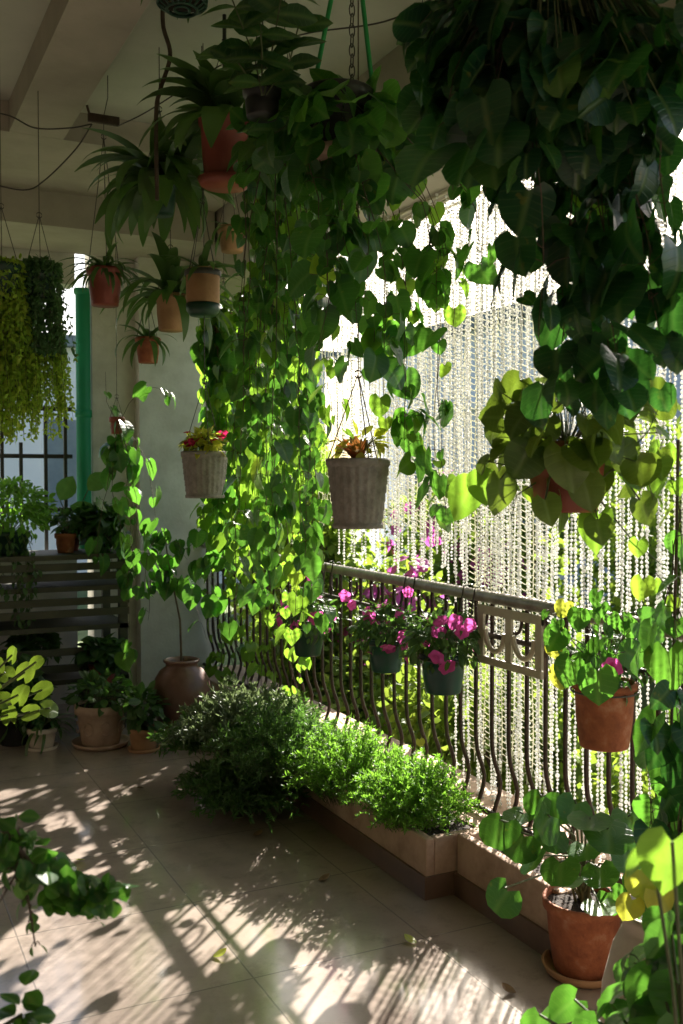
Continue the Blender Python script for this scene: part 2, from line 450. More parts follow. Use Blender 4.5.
def flower_template(n=20):
    V = [(0, 0, -.22)]; UV = [(0, 0)]
    for r, z in ((.16, -.05), (.34, .03), (.5, .02)):
        for i in range(n):
            a = 2*PI*i/n
            rr = r*(1 + (.10*math.cos(5*a) if r > .3 else 0))
            V.append((rr*math.cos(a), rr*math.sin(a), z + .02*math.cos(5*a))); UV.append((.5, r))
    T = [(0, 1+i, 1+(i+1) % n) for i in range(n)]
    Q = []
    for k in range(2):
        Q += [(1+k*n+i, 1+(k+1)*n+i, 1+(k+1)*n+(i+1) % n, 1+k*n+(i+1) % n) for i in range(n)]
    return np.array(V), np.array(Q), np.array(T), np.array(UV)
FLOWER = flower_template()

def sphere_template(seg=6, rings=3):
    V = [(0, -.5, 0)]
    for k in range(1, rings+1):
        ph = -PI/2 + PI*k/(rings+1)
        for i in range(seg):
            a = 2*PI*i/seg
            V.append((.5*math.cos(ph)*math.cos(a), .5*math.sin(ph), .5*math.cos(ph)*math.sin(a)))
    V.append((0, .5, 0))
    T = [(0, 1+i, 1+(i+1) % seg) for i in range(seg)]
    L = len(V)-1; b = 1+(rings-1)*seg
    T += [(L, b+(i+1) % seg, b+i) for i in range(seg)]
    Q = []
    for k in range(rings-1):
        Q += [(1+k*seg+i, 1+(k+1)*seg+i, 1+(k+1)*seg+(i+1) % seg, 1+k*seg+(i+1) % seg) for i in range(seg)]
    return np.array(V), np.array(Q), np.array(T), np.full((len(V), 2), .5)
BALL = sphere_template()

def U(a, b, n=None): return rng.uniform(a, b, n)

# ------------------------------------------------------------------ plant builders
def vine_strand(mb, pts, spacing, size, tmpl=HEART, lm=0, sm=1, r=.0022, spread=1.0, dens=None, petiole=.5, down=1.0):
    """stem through pts with leaves on petioles left and right, tips hanging"""
    pts = np.asarray(pts, float)
    seg = np.linalg.norm(np.diff(pts, axis=0), axis=1); L = seg.sum()
    cum = np.concatenate([[0], np.cumsum(seg)])
    ns = max(int(L/.05), 3)
    s_ = np.linspace(0, L, ns)
    P = np.stack([np.interp(s_, cum, pts[:, k]) for k in range(3)], 1)
    wob = np.cumsum(rng.normal(0, .005, (ns, 3)), 0); wob -= wob[0]; wob[:, 2] = 0
    wob *= min(1, .05/max(.001, np.abs(wob).max())) if np.abs(wob).max() > .05 else 1
    P = P + wob
    mb.tube(P, np.linspace(r, r*.5, ns), 4, sm)
    k = max(int(L/spacing), 1)
    s2 = np.sort(U(0, L, k))
    B = np.stack([np.interp(s2, s_, P[:, i]) for i in range(3)], 1)
    az = U(0, 2*PI, k)
    out = np.stack([np.cos(az), np.sin(az), np.zeros(k)], 1)
    sz = size*U(.42, 1.28, k)
    pl = sz*petiole*U(.5, 1.3, k)
    E = B + out*pl[:, None]*spread + np.array([0, 0, 1.0])*(pl*U(-.3, .5, k))[:, None]
    tip = out*U(.1, .8, k)[:, None] + np.array([0, 0, -1.0])*down*U(.6, 1.2, k)[:, None] + rng.normal(0, .2, (k, 3))
    nor = out + np.array([0, 0, 1])*U(0, .7, k)[:, None] + rng.normal(0, .35, (k, 3))
    mb.inst(tmpl, E, tip, nor, sz, U(.85, 1.15, k), U(.1, 1.0, k), lm)
    for a, b in zip(B, E):
        mid = (a+b)/2 + np.array([0, 0, .006])
        mb.tube([a, mid, b], .0011, 3, sm)
    return P

def strand_path(a, b, sag=.03):
    a = np.asarray(a, float); b = np.asarray(b, float)
    m_ = 7; t = np.linspace(0, 1, m_)[:, None]
    p_ = a + (b-a)*t
    off = rng.normal(0, 1, (3,)) * sag; off[2] = 0
    p_ = p_ + np.sin(t*PI*U(.7, 1.6))*off
    return p_

def clump(mb, c, rad, n, size, tmpl=HEART, lm=0, up=.2, petiole=True, sm=1, down=.5, curl=(.1, 1.0), core=None):
    """leaves radiating from a centre: rosette of a potted plant; rad = (rx, ry, rz)"""
    c = np.asarray(c, float)
    d = nrm(rng.normal(0, 1, (n, 3)) + np.array([0, 0, up]))
    rr = U(.35, 1, n)**.6
    E = c + d*rr[:, None]*np.array(rad)
    tip = d*U(.3, 1, n)[:, None] - np.array([0, 0, down])*U(.3, 1.3, n)[:, None] + rng.normal(0, .25, (n, 3))
    nor = d*.5 + np.array([0, 0, 1.0])*U(.3, 1.2, n)[:, None] + rng.normal(0, .35, (n, 3))
    mb.inst(tmpl, E, tip, nor, size*U(.6, 1.2, n), U(.85, 1.15, n), U(curl[0], curl[1], n), lm)
    if petiole:
        base = c if core is None else np.asarray(core, float)
        for e in E[:: max(1, n//60)]:
            mid = (base + e)/2 + np.array([0, 0, .015])
            mb.tube([base, mid, e], .0015, 3, sm)

def straps(mb, c, n, length, lm=0, elev=(.2, 1.3), curl=(1.2, 2.6), width=1.0, spread=.01):
    az = U(0, 2*PI, n); el = U(elev[0], elev[1], n)
    d = np.stack([np.cos(az)*np.cos(el), np.sin(az)*np.cos(el), np.sin(el)], 1)
    up = np.stack([-np.cos(az)*np.sin(el), -np.sin(az)*np.sin(el), np.cos(el)], 1)
    pos = np.asarray(c) + d*np.array([spread, spread, 0])
    mb.inst(STRAP, pos, d, up + rng.normal(0, .15, (n, 3)), length*U(.55, 1.1, n), width*U(.8, 1.2, n), U(curl[0], curl[1], n), lm)

def stem_bush(mb, c, rx, ry, h, nst, nl, size, tmpl=NEEDLE, lm=0, sm=1, droop=.6, wid=1.0, stemr=.0012):
    c = np.asarray(c, float)
    A = []; Tn = []; 
    for i in range(nst):
        az = U(0, 2*PI); q = U(.05, 1)**.6
        b = c + np.array([math.cos(az)*rx*.35*q, math.sin(az)*ry*.35*q, 0])
        e = np.array([math.cos(az)*rx*q, math.sin(az)*ry*q, h*(1.05-.55*q*q)*U(.75, 1.15)])
        t = np.linspace(0, 1, 8)[:, None]
        pth = b + (c+e-b)*t + np.array([0, 0, 1])*(np.sin(t*PI)*h*.28*droop) + rng.normal(0, .006, (8, 3))
        pth = pth - np.array([0, 0, 1])*(t**3*h*.35*droop*q)
        mb.tube(pth[::2], stemr, 3, sm)
        tt = U(.15, 1, nl)
        P = np.stack([np.interp(tt, t[:, 0], pth[:, k]) for k in range(3)], 1)
        A.append(P); dd = nrm(pth[-1]-pth[0]); Tn.append(np.tile(dd, (nl, 1)))
    A = np.vstack(A); Tn = np.vstack(Tn); k = len(A)
    tip = Tn*.7 + rng.normal(0, .6, (k, 3))
    mb.inst(tmpl, A, tip, rng.normal(0, 1, (k, 3)) + np.array([0, 0, .8]), size*U(.6, 1.3, k), wid, U(0, .8, k), lm)

_fl = {}
def flowers(t, P, nor, size, m_):
    P = np.atleast_2d(P); k = len(P); w0 = np.array(t.location)
    nor = nrm(np.broadcast_to(nor, (k, 3))); size = np.broadcast_to(size, (k,))
    if m_.name not in _fl:
        mb = MB(); mb.inst(FLOWER, np.zeros((1, 3)), np.array([0, 1.0, 0]), np.array([0, 0, 1.0]), 1.0)
        o = mb.build('flower', m_, None); _fl[m_.name] = o.data; bpy.data.objects.remove(o)
    for p_, n_, s_ in zip(P, nor, size):
        o = bpy.data.objects.new('flower', _fl[m_.name]); COL.objects.link(o); o.parent = t
        o.location = p_ - w0; o.scale = (s_, s_*U(.85, 1.1), s_*U(.7, 1.1))
        o.rotation_euler = (Vector(n_).to_track_quat('Z', 'Y') @ Matrix.Rotation(U(0, 6), 3, 'Z').to_quaternion()).to_euler()

# ------------------------------------------------------------------ pots and hangers
def pot_profile(rt, rb, h, rim=.012, rimh=.03, th=.008):
    return [(0.001, 0), (rb*.96, 0), (rb, .006), (rb+(rt-rb)*.45, h*.45), (rt-rim*.9+(0), h-rimh-.003), (rt, h-rimh), (rt+.002, h-.006), (rt-.002, h),
            (rt-th, h), (rt-th-.003, h-.02), (rb+(rt-rb)*.5-th, h*.55)]

def make_pot(parent, c, rt, rb, h, m_, saucer=None, rim=.01, rimh=.03, seg=40, name='pot', mod=None, soil=True):
    mb = MB(); c = np.asarray(c, float)
    mb.lathe(c, pot_profile(rt, rb, h, rim, rimh), seg, 0, mod)
    o = mb.build(name, m_, parent)
    if soil:
        s2 = MB(); s2.disc(c + (0, 0, h-.022), rt-.010, 24, 0, .012)
        s2.build('soil', M['soil'], o)
    if saucer:
        r_, m2 = saucer
        s3 = MB()
        s3.lathe(c - (0, 0, .012), [(.001, 0), (r_*.82, 0), (r_*.9, .006), (r_, .030), (r_-.008, .031), (r_*.86, .011), (.001, .011)], seg, 0)
        s3.build('saucer', m2, parent)
    return o

def ribbed(an, k, z):
    return 1 + .022*np.cos(an*20) + (.008 if k % 2 else 0)

def woven_pot(parent, c, rt, rb, h):
    mb = MB()
    nz = 26
    prof = [(.001, 0), (rb*1.04, 0), (rb*1.06, .012), (rb*1.0, .016)]
    for i in range(nz+1):
        t = i/nz
        prof.append((rb + (rt-rb)*t, .018 + (h-.04)*t))
    prof += [(rt*1.05, h-.02), (rt*1.06, h-.006), (rt*1.03, h), (rt*.96, h), (rt*.95, h-.03), (rt*.8, h*.5)]
    K = len(prof)
    def mod(an, k, z):
        if 3 < k < K-6:
            return 1 + .028*np.cos(an*22)*(1 if (k//2) % 2 else .35) + .010*math.cos(k*PI)
        return np.ones_like(an)
    mb.lathe(c, prof, 132, 0, mod)
    o = mb.build('woven_pot', M['grey_pot'], parent)
    s2 = MB(); s2.disc(np.asarray(c) + (0, 0, h-.025), rt*.93, 24, 0, .012)
    s2.build('soil', M['soil'], o)
    return o

CEIL = 3.35
def hanger(parent, c, rt, h, apex, m_=None, n=3, top=CEIL, r=.0016, name='hanger', ph=.4, topxy=None):
    mb = MB(); c = np.asarray(c, float)
    ap = np.array([c[0], c[1], c[2]+h+apex])
    for i in range(n):
        a = ph + 2*PI*i/n
        e = c + np.array([rt*math.cos(a), rt*math.sin(a), h-.004])
        mb.tube([e - (0, 0, .02), e, (e*.5+ap*.5), ap], r, 4)
    if top:
        te = np.array([ap[0] if topxy is None else topxy[0], ap[1] if topxy is None else topxy[1], top])
        mb.tube([ap, (ap+te)/2, te], r*1.1, 4)
        # small hook loop at the joint
        a = np.linspace(0, 2*PI, 10, endpoint=False)
        mb.tube(np.stack([ap[0]+.012*np.cos(a), np.full(10, ap[1]), ap[2]+.012*np.sin(a)], 1), r*1.2, 4, closed=True)
    return mb.build(name, m_ or M['wire'], parent)

# ================================================================== SETTING
# floor slab
def sheet(name, x0, y0, x1, y1, z, m_, nx=1, ny=1):
    mb = MB(); mb.add([(x0, y0, z), (x1, y0, z), (x1, y1, z), (x0, y1, z)], [(0, 1, 2, 3)])
    return mb.build(name, m_, smooth=False, kind='structure')
mb = MB(); mb.box((-1.5, -3, -.15), (2.5, 7.0, 0)); mb.build('floor', M['floor'], smooth=False, kind='structure')
sheet('ground', -300, -300, 300, 300, -.35, M['lawn'])

# ceiling slab, two lower soffits
mb = MB(); mb.box((-1.5, -3, CEIL), (2.6, 7.0, CEIL+.2)); mb.build('ceiling', M['ceiling'], smooth=False, kind='structure')
mb = MB(); mb.box((-1.5, 5.15, 3.2), (2.1, 6.1, CEIL-.002)); o = mb.build('ceiling_step', M['beam'], smooth=False, kind='structure')
mb = MB(); mb.box((-1.5, 6.102, 3.0), (2.1, 6.78, CEIL-.002)); o = mb.build('ceiling_step', M['beam'], smooth=False, kind='structure')
mb = MB(); mb.box((.72, -3, 3.2), (.98, 5.148, CEIL-.002)); tag(mb.build('ceiling_beam', M['beam'], smooth=False), 'long plaster beam under the ceiling running towards the back wall', 'beam')
mb = MB(); mb.box((2.12, -3, 2.76), (2.42, 6.78, CEIL-.002)); tag(mb.build('edge_beam', M['beam'], smooth=False), 'deep plaster edge beam above the bead curtain and railing', 'beam')

# back wall with window opening, column
YB = 6.8
mb = MB()
mb.box((-1.5, YB, 0), (1.36, YB+.18, 1.02))
mb.box((-1.5, YB, 2.8), (1.36, YB+.18, CEIL-.002))
mb.box((-1.5, YB, 1.021), (-.6, YB+.18, 2.799))
tag(mb.build('back_wall', M['plaster'], smooth=False), 'plaster end wall around the barred window at the left', 'wall')
mb = MB(); mb.box((1.47, YB, 0), (1.76, YB+.2, CEIL-.003)); mb.box((1.76, YB-.12, 0), (2.3, YB+.2, CEIL-.003))
tag(mb.build('wall_pier', M['plaster'], smooth=False), 'broad cream plaster pier between green pole and railing end', 'pillar')
mb = MB()
mb.box((-1.7, -3.2, -.15), (-1.5, 7, CEIL)); mb.box((-1.5, -3.2, -.15), (2.5, -3.0, CEIL))
tag(mb.build('house_wall', M['house_wall'], smooth=False), 'plain house wall closing the balcony at the left and behind', 'wall')
mb = MB(); an = np.linspace(0, 1, 2)
mb.tube([(1.415, YB+.02, 1.0), (1.415, YB+.02, 2.0), (1.415, YB+.02, 2.78)], .048, 24)
mb.lathe((1.415, YB+.02, 1.92), [(.048, 0), (.055, .003), (.055, .05), (.048, .053)], 24); mb.lathe((1.415, YB+.02, 1.0), [(.06, 0), (.06, .03), (.05, .035)], 24); mb.lathe((1.415, YB+.02, 2.74), [(.05, 0), (.058, .01), (.058, .04)], 24)
tag(mb.build('window_post', M['green_pole']), 'round green painted post at the right side of barred window', 'post')

# window grille
g = thing('window_grille', (.6, YB+.12, 1.02), 'dark iron grille bars of the window left of the green post', 'window grille')
for x in (-.55, -.2, .12, .42, .70, .90, 1.02, 1.18, 1.31):
    mb = MB(); mb.box((x-.011, YB+.10, 1.03), (x+.011, YB+.122, 2.0 if x not in (1.02,) else 1.75)); mb.build('bar', M['window_frame'], g, False)
for z in (1.30, 1.66, 1.98):
    mb = MB(); mb.box((-.59, YB+.123, z-.014), (1.36, YB+.14, z+.014)); mb.build('crossbar', M['window_frame'], g, False)
mb = MB(); mb.box((-.59, YB-.03, .99), (1.36, YB+.2, 1.019)); tag(mb.build('window_sill', M['plaster'], smooth=False), 'narrow plaster sill below the barred window', 'sill')

# kerb under railing and the planters
mb = MB(); mb.box((2.10, -3, 0), (2.46, 6.66, .19)); tag(mb.build('kerb', M['planter'], smooth=False), 'low pinkish plaster kerb carrying the iron railing', 'kerb')
def planter(x0, x1, y0, y1, h, label):
    t = thing('planter_box', ((x0+x1)/2, (y0+y1)/2, 0), label, 'planter', 'plaster planter boxes along the railing')
    wv = .035
    mb = MB()
    mb.box((x0, y0, .002), (x0+wv, y1, h)); mb.box((x0+wv, y0, .002), (x1, y0+wv, h)); mb.box((x0+wv, y1-wv, .002), (x1, y1, h))
    o = mb.build('box_wall', M['planter'], t, False)
    bv = o.modifiers.new('b', 'BEVEL'); bv.width = .006; bv.segments = 2
    mb = MB(); mb.box((x0-.012, y0-.012, .001), (x0-.001, y1, .082)); mb.box((x0-.0005, y0-.012, .001), (x1, y0-.001, .082)); mb.build('skirting', M['skirt'], t, False)
    mb = MB(); mb.box((x0+wv, y0+wv, .01), (x1, y1-wv, h-.03)); mb.build('soil', M['soil'], t, False)
planter(1.83, 2.098, 3.04, 5.6, .215, 'long planter box holding the green bushes')
planter(1.95, 2.098, 2.44, 3.025, .225, 'short planter box set back behind large terracotta pot')

# ================================================================== RAILING
XR = 2.2
rl = thing('balcony_railing', (XR, 3, .19), 'dark iron balcony railing with bowed bars and worn top rail', 'railing')
Y0, Y1 = -1.5, 6.66
for z, r_, nm, m_ in ((1.05, .024, 'top_rail', 'rail'), (.905, .011, 'lower_rail', 'iron'), (.215, .012, 'bottom_rail', 'iron')):
    mb = MB(); mb.tube([(XR, y, z) for y in np.linspace(Y0, Y1, 12)], r_, 12)
    mb.build(nm, M[m_], rl)
mb = MB()
zz = np.linspace(.21, 1.035, 22)
xo = .042*np.exp(-((zz-.32)/.09)**2)
mb.tube([(XR+x, 3.0, z) for x, z in zip(xo, zz)], .0085, 6)
b0 = mb.build('baluster', M['iron'], rl)
nb = 74
for i in range(nb):
    o = b0 if i == 0 else b0.copy()
    if i: COL.objects.link(o); o.parent = rl
    o.location = (0, Y0 + .05 + i*.11 - 3.0, 0)
mb = MB()
t = np.linspace(-.15*PI, 1.15*PI, 18)
mb.tube([(XR-.012, 3.0 - .038*math.cos(a), .955 - .05*math.sin(a) + (.03)) for a in t], .0065, 6)
s0 = mb.build('scroll', M['iron'], rl)
for i in range(36):
    o = s0 if i == 0 else s0.copy()
    if i: COL.objects.link(o); o.parent = rl
    o.location = (0, Y0 + .105 + i*.22 - 3.0, 0)
# ivory ornamental plate tied in the railing
mb = MB()
for y_ in (3.20, 3.02, 2.84):
    mb.box((XR-.035, y_-.018, .83), (XR-.024, y_+.018, 1.02))
mb.box((XR-.036, 2.822, .99), (XR-.0235, 3.218, 1.022)); mb.box((XR-.036, 2.822, .80), (XR-.0235, 3.218, .828))
for yc in (2.93, 3.11):
    a = np.linspace(PI, 2*PI, 14); mb.tube(np.stack([np.full(14, XR-.03), yc + .062*np.cos(a), .93 + .075*np.sin(a)], 1), .010, 8)
mb.build('ornament_plate', M['ivory'], rl, False)

# ================================================================== CURTAINS
cb = thing('bead_curtain', (2.33, 3.2, 2.75), 'milky bead curtain of many strings hanging outside the railing', 'bead curtain')
variants = []
for v in range(8):
    mb = MB()
    n_ = 172 if v < 4 else 110 - 2*(v-4); sp_ = .0152
    z = 2.74 - np.arange(n_)*sp_
    gx = rng.normal(0, .0012, n_); gy = np.cumsum(rng.normal(0, .0004, n_)) + .011*np.sin(np.linspace(0, U(2, 6), n_)) + .003*np.sin(np.linspace(0, U(9, 20), n_))
    P = np.stack([2.33 + gx, 3.2 + gy, z], 1)
    big = np.where(np.arange(n_) % (9+v) == 0, 1.5, 1.0)
    mb.inst(BALL, P, np.array([0, 0, 1.0]), np.array([1.0, 0, 0]), .0118*big*U(.85, 1.1, n_)*.93, 1.0)
    mb.tube([(2.33, 3.2 + gy[i], z[i]) for i in range(0, n_, 8)], .0008, 3, 0)
    o = mb.build('bead_string', M['bead'], cb)
    variants.append(o)
ys = []
y = 1.25
while y < 5.6 and len(ys) < 99:
    ys.append(y + U(-.005, .005)); y += .031 if y < 3.6 else .055
used_ = []
for i, y in enumerate(ys):
    src = variants[i % 4 + (4 if y > 3.62 else 0)]
    o = src if src not in used_ else src.copy()
    if src in used_: COL.objects.link(o); o.parent = cb
    used_.append(src)
    o.location = (U(-.02, .02), y-3.2+U(-.006, .006), U(-.06, .02)); o.rotation_euler = (0, 0, U(0, 6.28)) if False else (U(-.006, .006), U(-.006, .006), 0)
mb = MB(); mb.tube([(2.33, 1.2, 2.745), (2.33, 3.4, 2.745), (2.33, 5.65, 2.745)], .009, 8); mb.build('curtain_rod', M['ivory'], cb)

cb2 = thing('bead_curtain', (2.40, 3.2, 2.75), 'second finer bead curtain layered right behind the first one', 'bead curtain')
first = {}
y = 1.32
for i in range(92):
    src = variants[i % 4 + (4 if (y > 3.3 or i % 3) else 0)]
    o = bpy.data.objects.new('bead_string', src.data); COL.objects.link(o); o.parent = cb2
    o.location = (.0+U(-.012, .012), y-3.2, U(-.06, .02)); o.rotation_euler = (U(-.006, .006), U(-.006, .006), 0)
    y += .037*U(.85, 1.2)
    if y > 4.3: break
mb = MB(); mb.tube([(2.40, 1.25, 2.745), (2.40, 3.4, 2.745), (2.40, 4.4, 2.745)], .008, 8); mb.build('curtain_rod', M['ivory'], cb2)

# lace net hanging behind
lc = thing('lace_curtain', (2.42, 3.9, 2.75), 'cream knotted net curtain with scalloped rows behind the beads', 'net curtain')
mb = MB()
cy = np.arange(3.15, 5.35, .042)
for y in cy:
    zz_ = np.linspace(2.74, .25 if y < 3.72 else 1.24 + .04*math.sin(y*9), 26)
    mb.tube(np.stack([2.47 + .006*np.sin(zz_*9+y*30), y + .004*np.sin(zz_*7+y*50), zz_], 1), .0024, 3)
mb.build('cord', M['lace'], lc, kind='stuff')
mb = MB()
t = np.linspace(0, 1, 5)
for i in range(len(cy)-1):
    if cy[i] > 4.7: stepz = .048
    else: stepz = .027
    for z in np.arange((.3 if cy[i] < 3.7 else 1.28) + (i % 2)*.012, 2.72, stepz):
        mb.tube(np.stack([2.47+.012*np.sin(t*PI), cy[i] + .042*t, z - .011*np.sin(t*PI)], 1), .0026, 3)
mb.build('net', M['lace'], lc, kind='stuff')
mb = MB(); mb.tube([(2.47, 3.1, 2.745), (2.47, 5.4, 2.745)], .008, 8); mb.build('curtain_rod', M['ivory'], lc)

# ================================================================== OUTSIDE
def building(name, x0, y0, x1, y1, h, m_, label, rows, group=None, ledges=(), faces='L'):
    t = thing(name, ((x0+x1)/2, (y0+y1)/2, -.35), label, 'building', group)
    mb = MB(); mb.box((x0, y0, -.35), (x1, y1, h)); mb.build('wall', m_, t, False)
    mb = MB(); mb.box((x0-.25, y0-.25, h+.001), (x1+.25, y1+.25, h+.18)); mb.build('roof', M['roof'], t, False)
    for z in ledges:
        mb = MB(); mb.box((x0-.12, y0-.12, z), (x1+.12, y1+.12, z+.10)); mb.build('ledge', M['outwhite'], t, False)
    for (u, z, w_, h_) in rows:
        if faces == 'L':      # on the face x = x0
            mb = MB(); mb.box((x0-.05, u-.06, z-.06), (x0-.002, u+w_+.06, z+h_+.06)); f = mb.build('window', M['outwhite'], t, False)
            mb = MB(); mb.box((x0-.06, u, z), (x0-.052, u+w_, z+h_)); mb.build('pane', M['glassdark'], f, False)
        else:
            mb = MB(); mb.box((u-.06, y0-.05, z-.06), (u+w_+.06, y0-.002, z+h_+.06)); f = mb.build('window', M['outwhite'], t, False)
            mb = MB(); mb.box((u, y0-.06, z), (u+w_, y0-.052, z+h_)); mb.build('pane', M['glassdark'], f, False)
building('house', 11.5, 2.5, 18, 15.5, 4.4, M['outwall'], 'pale blue house beyond the bead curtain at the right', [(4.2, .9, 1.2, 1.5), (7, .9, 1.2, 1.5), (9.8, .9, 1.2, 1.5), (12.6, .9, 1.2, 1.5)], 'houses outside', (2.9,), 'L')
building('house', 0.2, 17, 8.0, 22, 3.7, M['outwhite'], 'white house with grey roof seen through the barred window', [(1.0, .9, 1.0, 1.6), (2.9, .9, 1.0, 1.6), (5.0, .9, 1.0, 1.6)], 'houses outside', (), 'F')

building('house', 9, 11.2, 14.5, 17.5, 3.9, M['outwall'], 'pale blue house with white ledge behind the net curtain', [(12.0, .6, 1.0, 1.3), (14.6, .6, 1.0, 1.3)], 'houses outside', (2.62,), 'L')
def shrub(c, rx, ry, h, n_, size, m_, label, cat='shrub', name='shrub', nfl=0, trunk=False, grp='shrubs in the garden outside'):
    c = np.asarray(c, float)
    t = thing(name, c, label, cat, grp)
    mb = MB()
    # several lobes
    k = 9
    lob = c + np.stack([U(-.55, .55, k)*rx, U(-.55, .55, k)*ry, (U(.35, .8, k) if not trunk else U(.6, .9, k))*h], 1)
    lr = U(.35, .6, k)
    idx = rng.integers(0, k, n_)
    d = nrm(rng.normal(0, 1, (n_, 3)))
    rr = U(.45, 1.0, n_)**.5
    P = lob[idx] + d*(rr*lr[idx])[:, None]*np.array([rx, ry, h*.55])
    P[:, 2] = np.maximum(P[:, 2], c[2]+.02)
    mb.inst(SMALL, P, d + rng.normal(0, .6, (n_, 3)), d + rng.normal(0, .7, (n_, 3)) + np.array([0, 0, .6]), size*U(.6, 1.4, n_), 1.2, U(0, .8, n_), 0)
    mb.build('crown', [m_], t)
    mb = MB()
    for q in range(7):
        l_ = lob[q]
        b = c + np.array([U(-.1, .1), U(-.1, .1), 0]) * (1 if not trunk else .3)
        mid = (b+l_)/2 + rng.normal(0, .05, 3)
        mb.tube([b, mid, l_], [.03*h/2+.008, .018*h/2+.005, .008], 5)
    mb.build('trunk', M['bark'], t)
    if nfl:
        i2 = rng.integers(0, k, nfl); d = nrm(rng.normal(0, 1, (nfl, 3)) + np.array([-.7, -.6, .2]))
        P = lob[i2] + d*lr[i2][:, None]*np.array([rx, ry, h*.55])*U(.9, 1.08, nfl)[:, None]
        flowers(t, P, d, .13*U(.6, 1.3, nfl), M['petal_out'])
G = -.35
shrub((3.4, 4.2, G), .55, .6, 1.1, 2600, .07, M['garden'], 'low leafy shrub just outside the railing behind the green planter bush')
shrub((3.5, 2.7, G), .5, .6, .95, 2400, .07, M['garden'], 'low yellow-green shrub outside railing behind the hanging terracotta pot')
shrub((3.4, 6.2, G), .5, .8, 1.25, 2600, .06, M['garden'], 'pink flowering shrub outside behind the far railing bars', nfl=90)
shrub((4.9, 7.6, G), .9, .9, 1.9, 4200, .08, M['garden'], 'tall pink flowering shrub outside behind hanging vines', nfl=98)
shrub((5.6, 5.6, G), 1.0, 1.0, 2.2, 4200, .09, M['garden'], 'bushy green shrub outside behind the net curtain')
shrub((6.4, 9.0, G), 1.2, 1.2, 1.9, 4600, .10, M['garden'], 'low round shrub outside in front of the house with white ledge')
shrub((4.2, 10.5, G), 1.2, 1.2, 3.0, 4600, .11, M['garden'], 'leafy tree outside just past the pier and far railing', 'tree', 'garden_tree', trunk=True, grp='trees in the garden outside')
shrub((6.8, 6.9, G), 1.1, 1.1, 2.3, 4200, .10, M['garden'], 'broad green shrub outside left of the pale blue house')
shrub((3.05, 6.95, G), .42, .62, 2.35, 3600, .075, M['garden'], 'narrow tall shrub added outside behind the vine column to shade the floor')  # added as a sun blocker for the left floor, mostly hidden by vines
shrub((3.1, 6.25, G), .42, .42, 2.0, 2600, .075, M['garden'], 'narrow shrub added behind the middle woven bucket pot to shade the floor')  # second added shrub, widens the sun blocking over the left tiles
shrub((7.8, 5.0, G), 1.0, 1.2, 1.9, 3800, .10, M['garden'], 'green hedge-like shrub in front of the pale blue house')

for k_, (y_, lab) in enumerate(((2.1, 'low plant outside right under the hooked terracotta pot'), (3.0, 'low plant outside at the foot of the near bead strings'), (3.9, 'low plant outside behind the near teal pot'), (4.8, 'low plant outside behind the middle of the railing'), (5.7, 'low plant outside behind the far railing bars'), (6.6, 'low plant outside by the foot of the pier'))):
    shrub((2.95, y_, G), .36, .55, .9, 1500, .06, M['garden'], lab, 'plant', 'garden_plant', grp='low plants along the outside of kerb')

# ================================================================== FLOOR POTS (far left)
def potted(name, label, cat, group, c, rt, rb, h, m_, saucer=None, rim=.01, rimh=.03):
    t = thing(name, c, label, cat, group)
    make_pot(t, c, rt, rb, h, m_, saucer, rim, rimh)
    return t
# big weathered pot with saucer
FP = 'potted plants on the floor by the shelf'
c = atz(101, 743, .012)
t = potted('potted_plant', 'low green plant in wide carved cream pot on a saucer', 'potted plant', FP, c, .145, .105, .23, M['stone'], (.165, M['stone']), .018, .05)
mb = MB(); clump(mb, c + (0, 0, .27), (.17, .17, .10), 190, .065, OVAL, 0, .6, core=c+(0, 0, .2), down=.2); mb.build('foliage', [M['bush_dark'], M['stem']], t)
mb = MB()
for a in np.linspace(0, 2*PI, 9)[:-1]:
    q = np.linspace(0, 2*PI, 10, endpoint=False)
    rr_ = .131
    mb.tube([(c[0]+(rr_)*math.cos(a+.22*math.cos(b)), c[1]+rr_*math.sin(a+.22*math.cos(b)), c[2]+.105+.035*math.sin(b)) for b in q], .004, 5, closed=True)
mb.build('relief', M['stone'], t)
c = atz(144, 750, .0)
t = potted('potted_plant', 'leafy plant in small tan clay pot beside the brown jar', 'potted plant', FP, c, .088, .066, .13, M['terra_tan'], (.09, M['terra_tan']))
mb = MB(); clump(mb, c + (0, 0, .21), (.11, .11, .13), 150, .07, OVAL, 0, .6, core=c+(0, 0, .1), down=.3); mb.build('foliage', [M['bush_dark'], M['stem']], t)
c = atz(42, 748, .0)
t = potted('potted_plant', 'dark plant in small ribbed pale pot at the left of floor pots', 'potted plant', FP, c, .082, .062, .12, M['cream'], (.09, M['cream']))
mb = MB(); straps(mb, c + (0, 0, .10), 34, .26, 0); clump(mb, c + (0, 0, .17), (.09, .09, .08), 70, .06, OVAL, 0, .6, core=c+(0, 0, .1)); mb.build('foliage', [M['strap'], M['stem']], t)
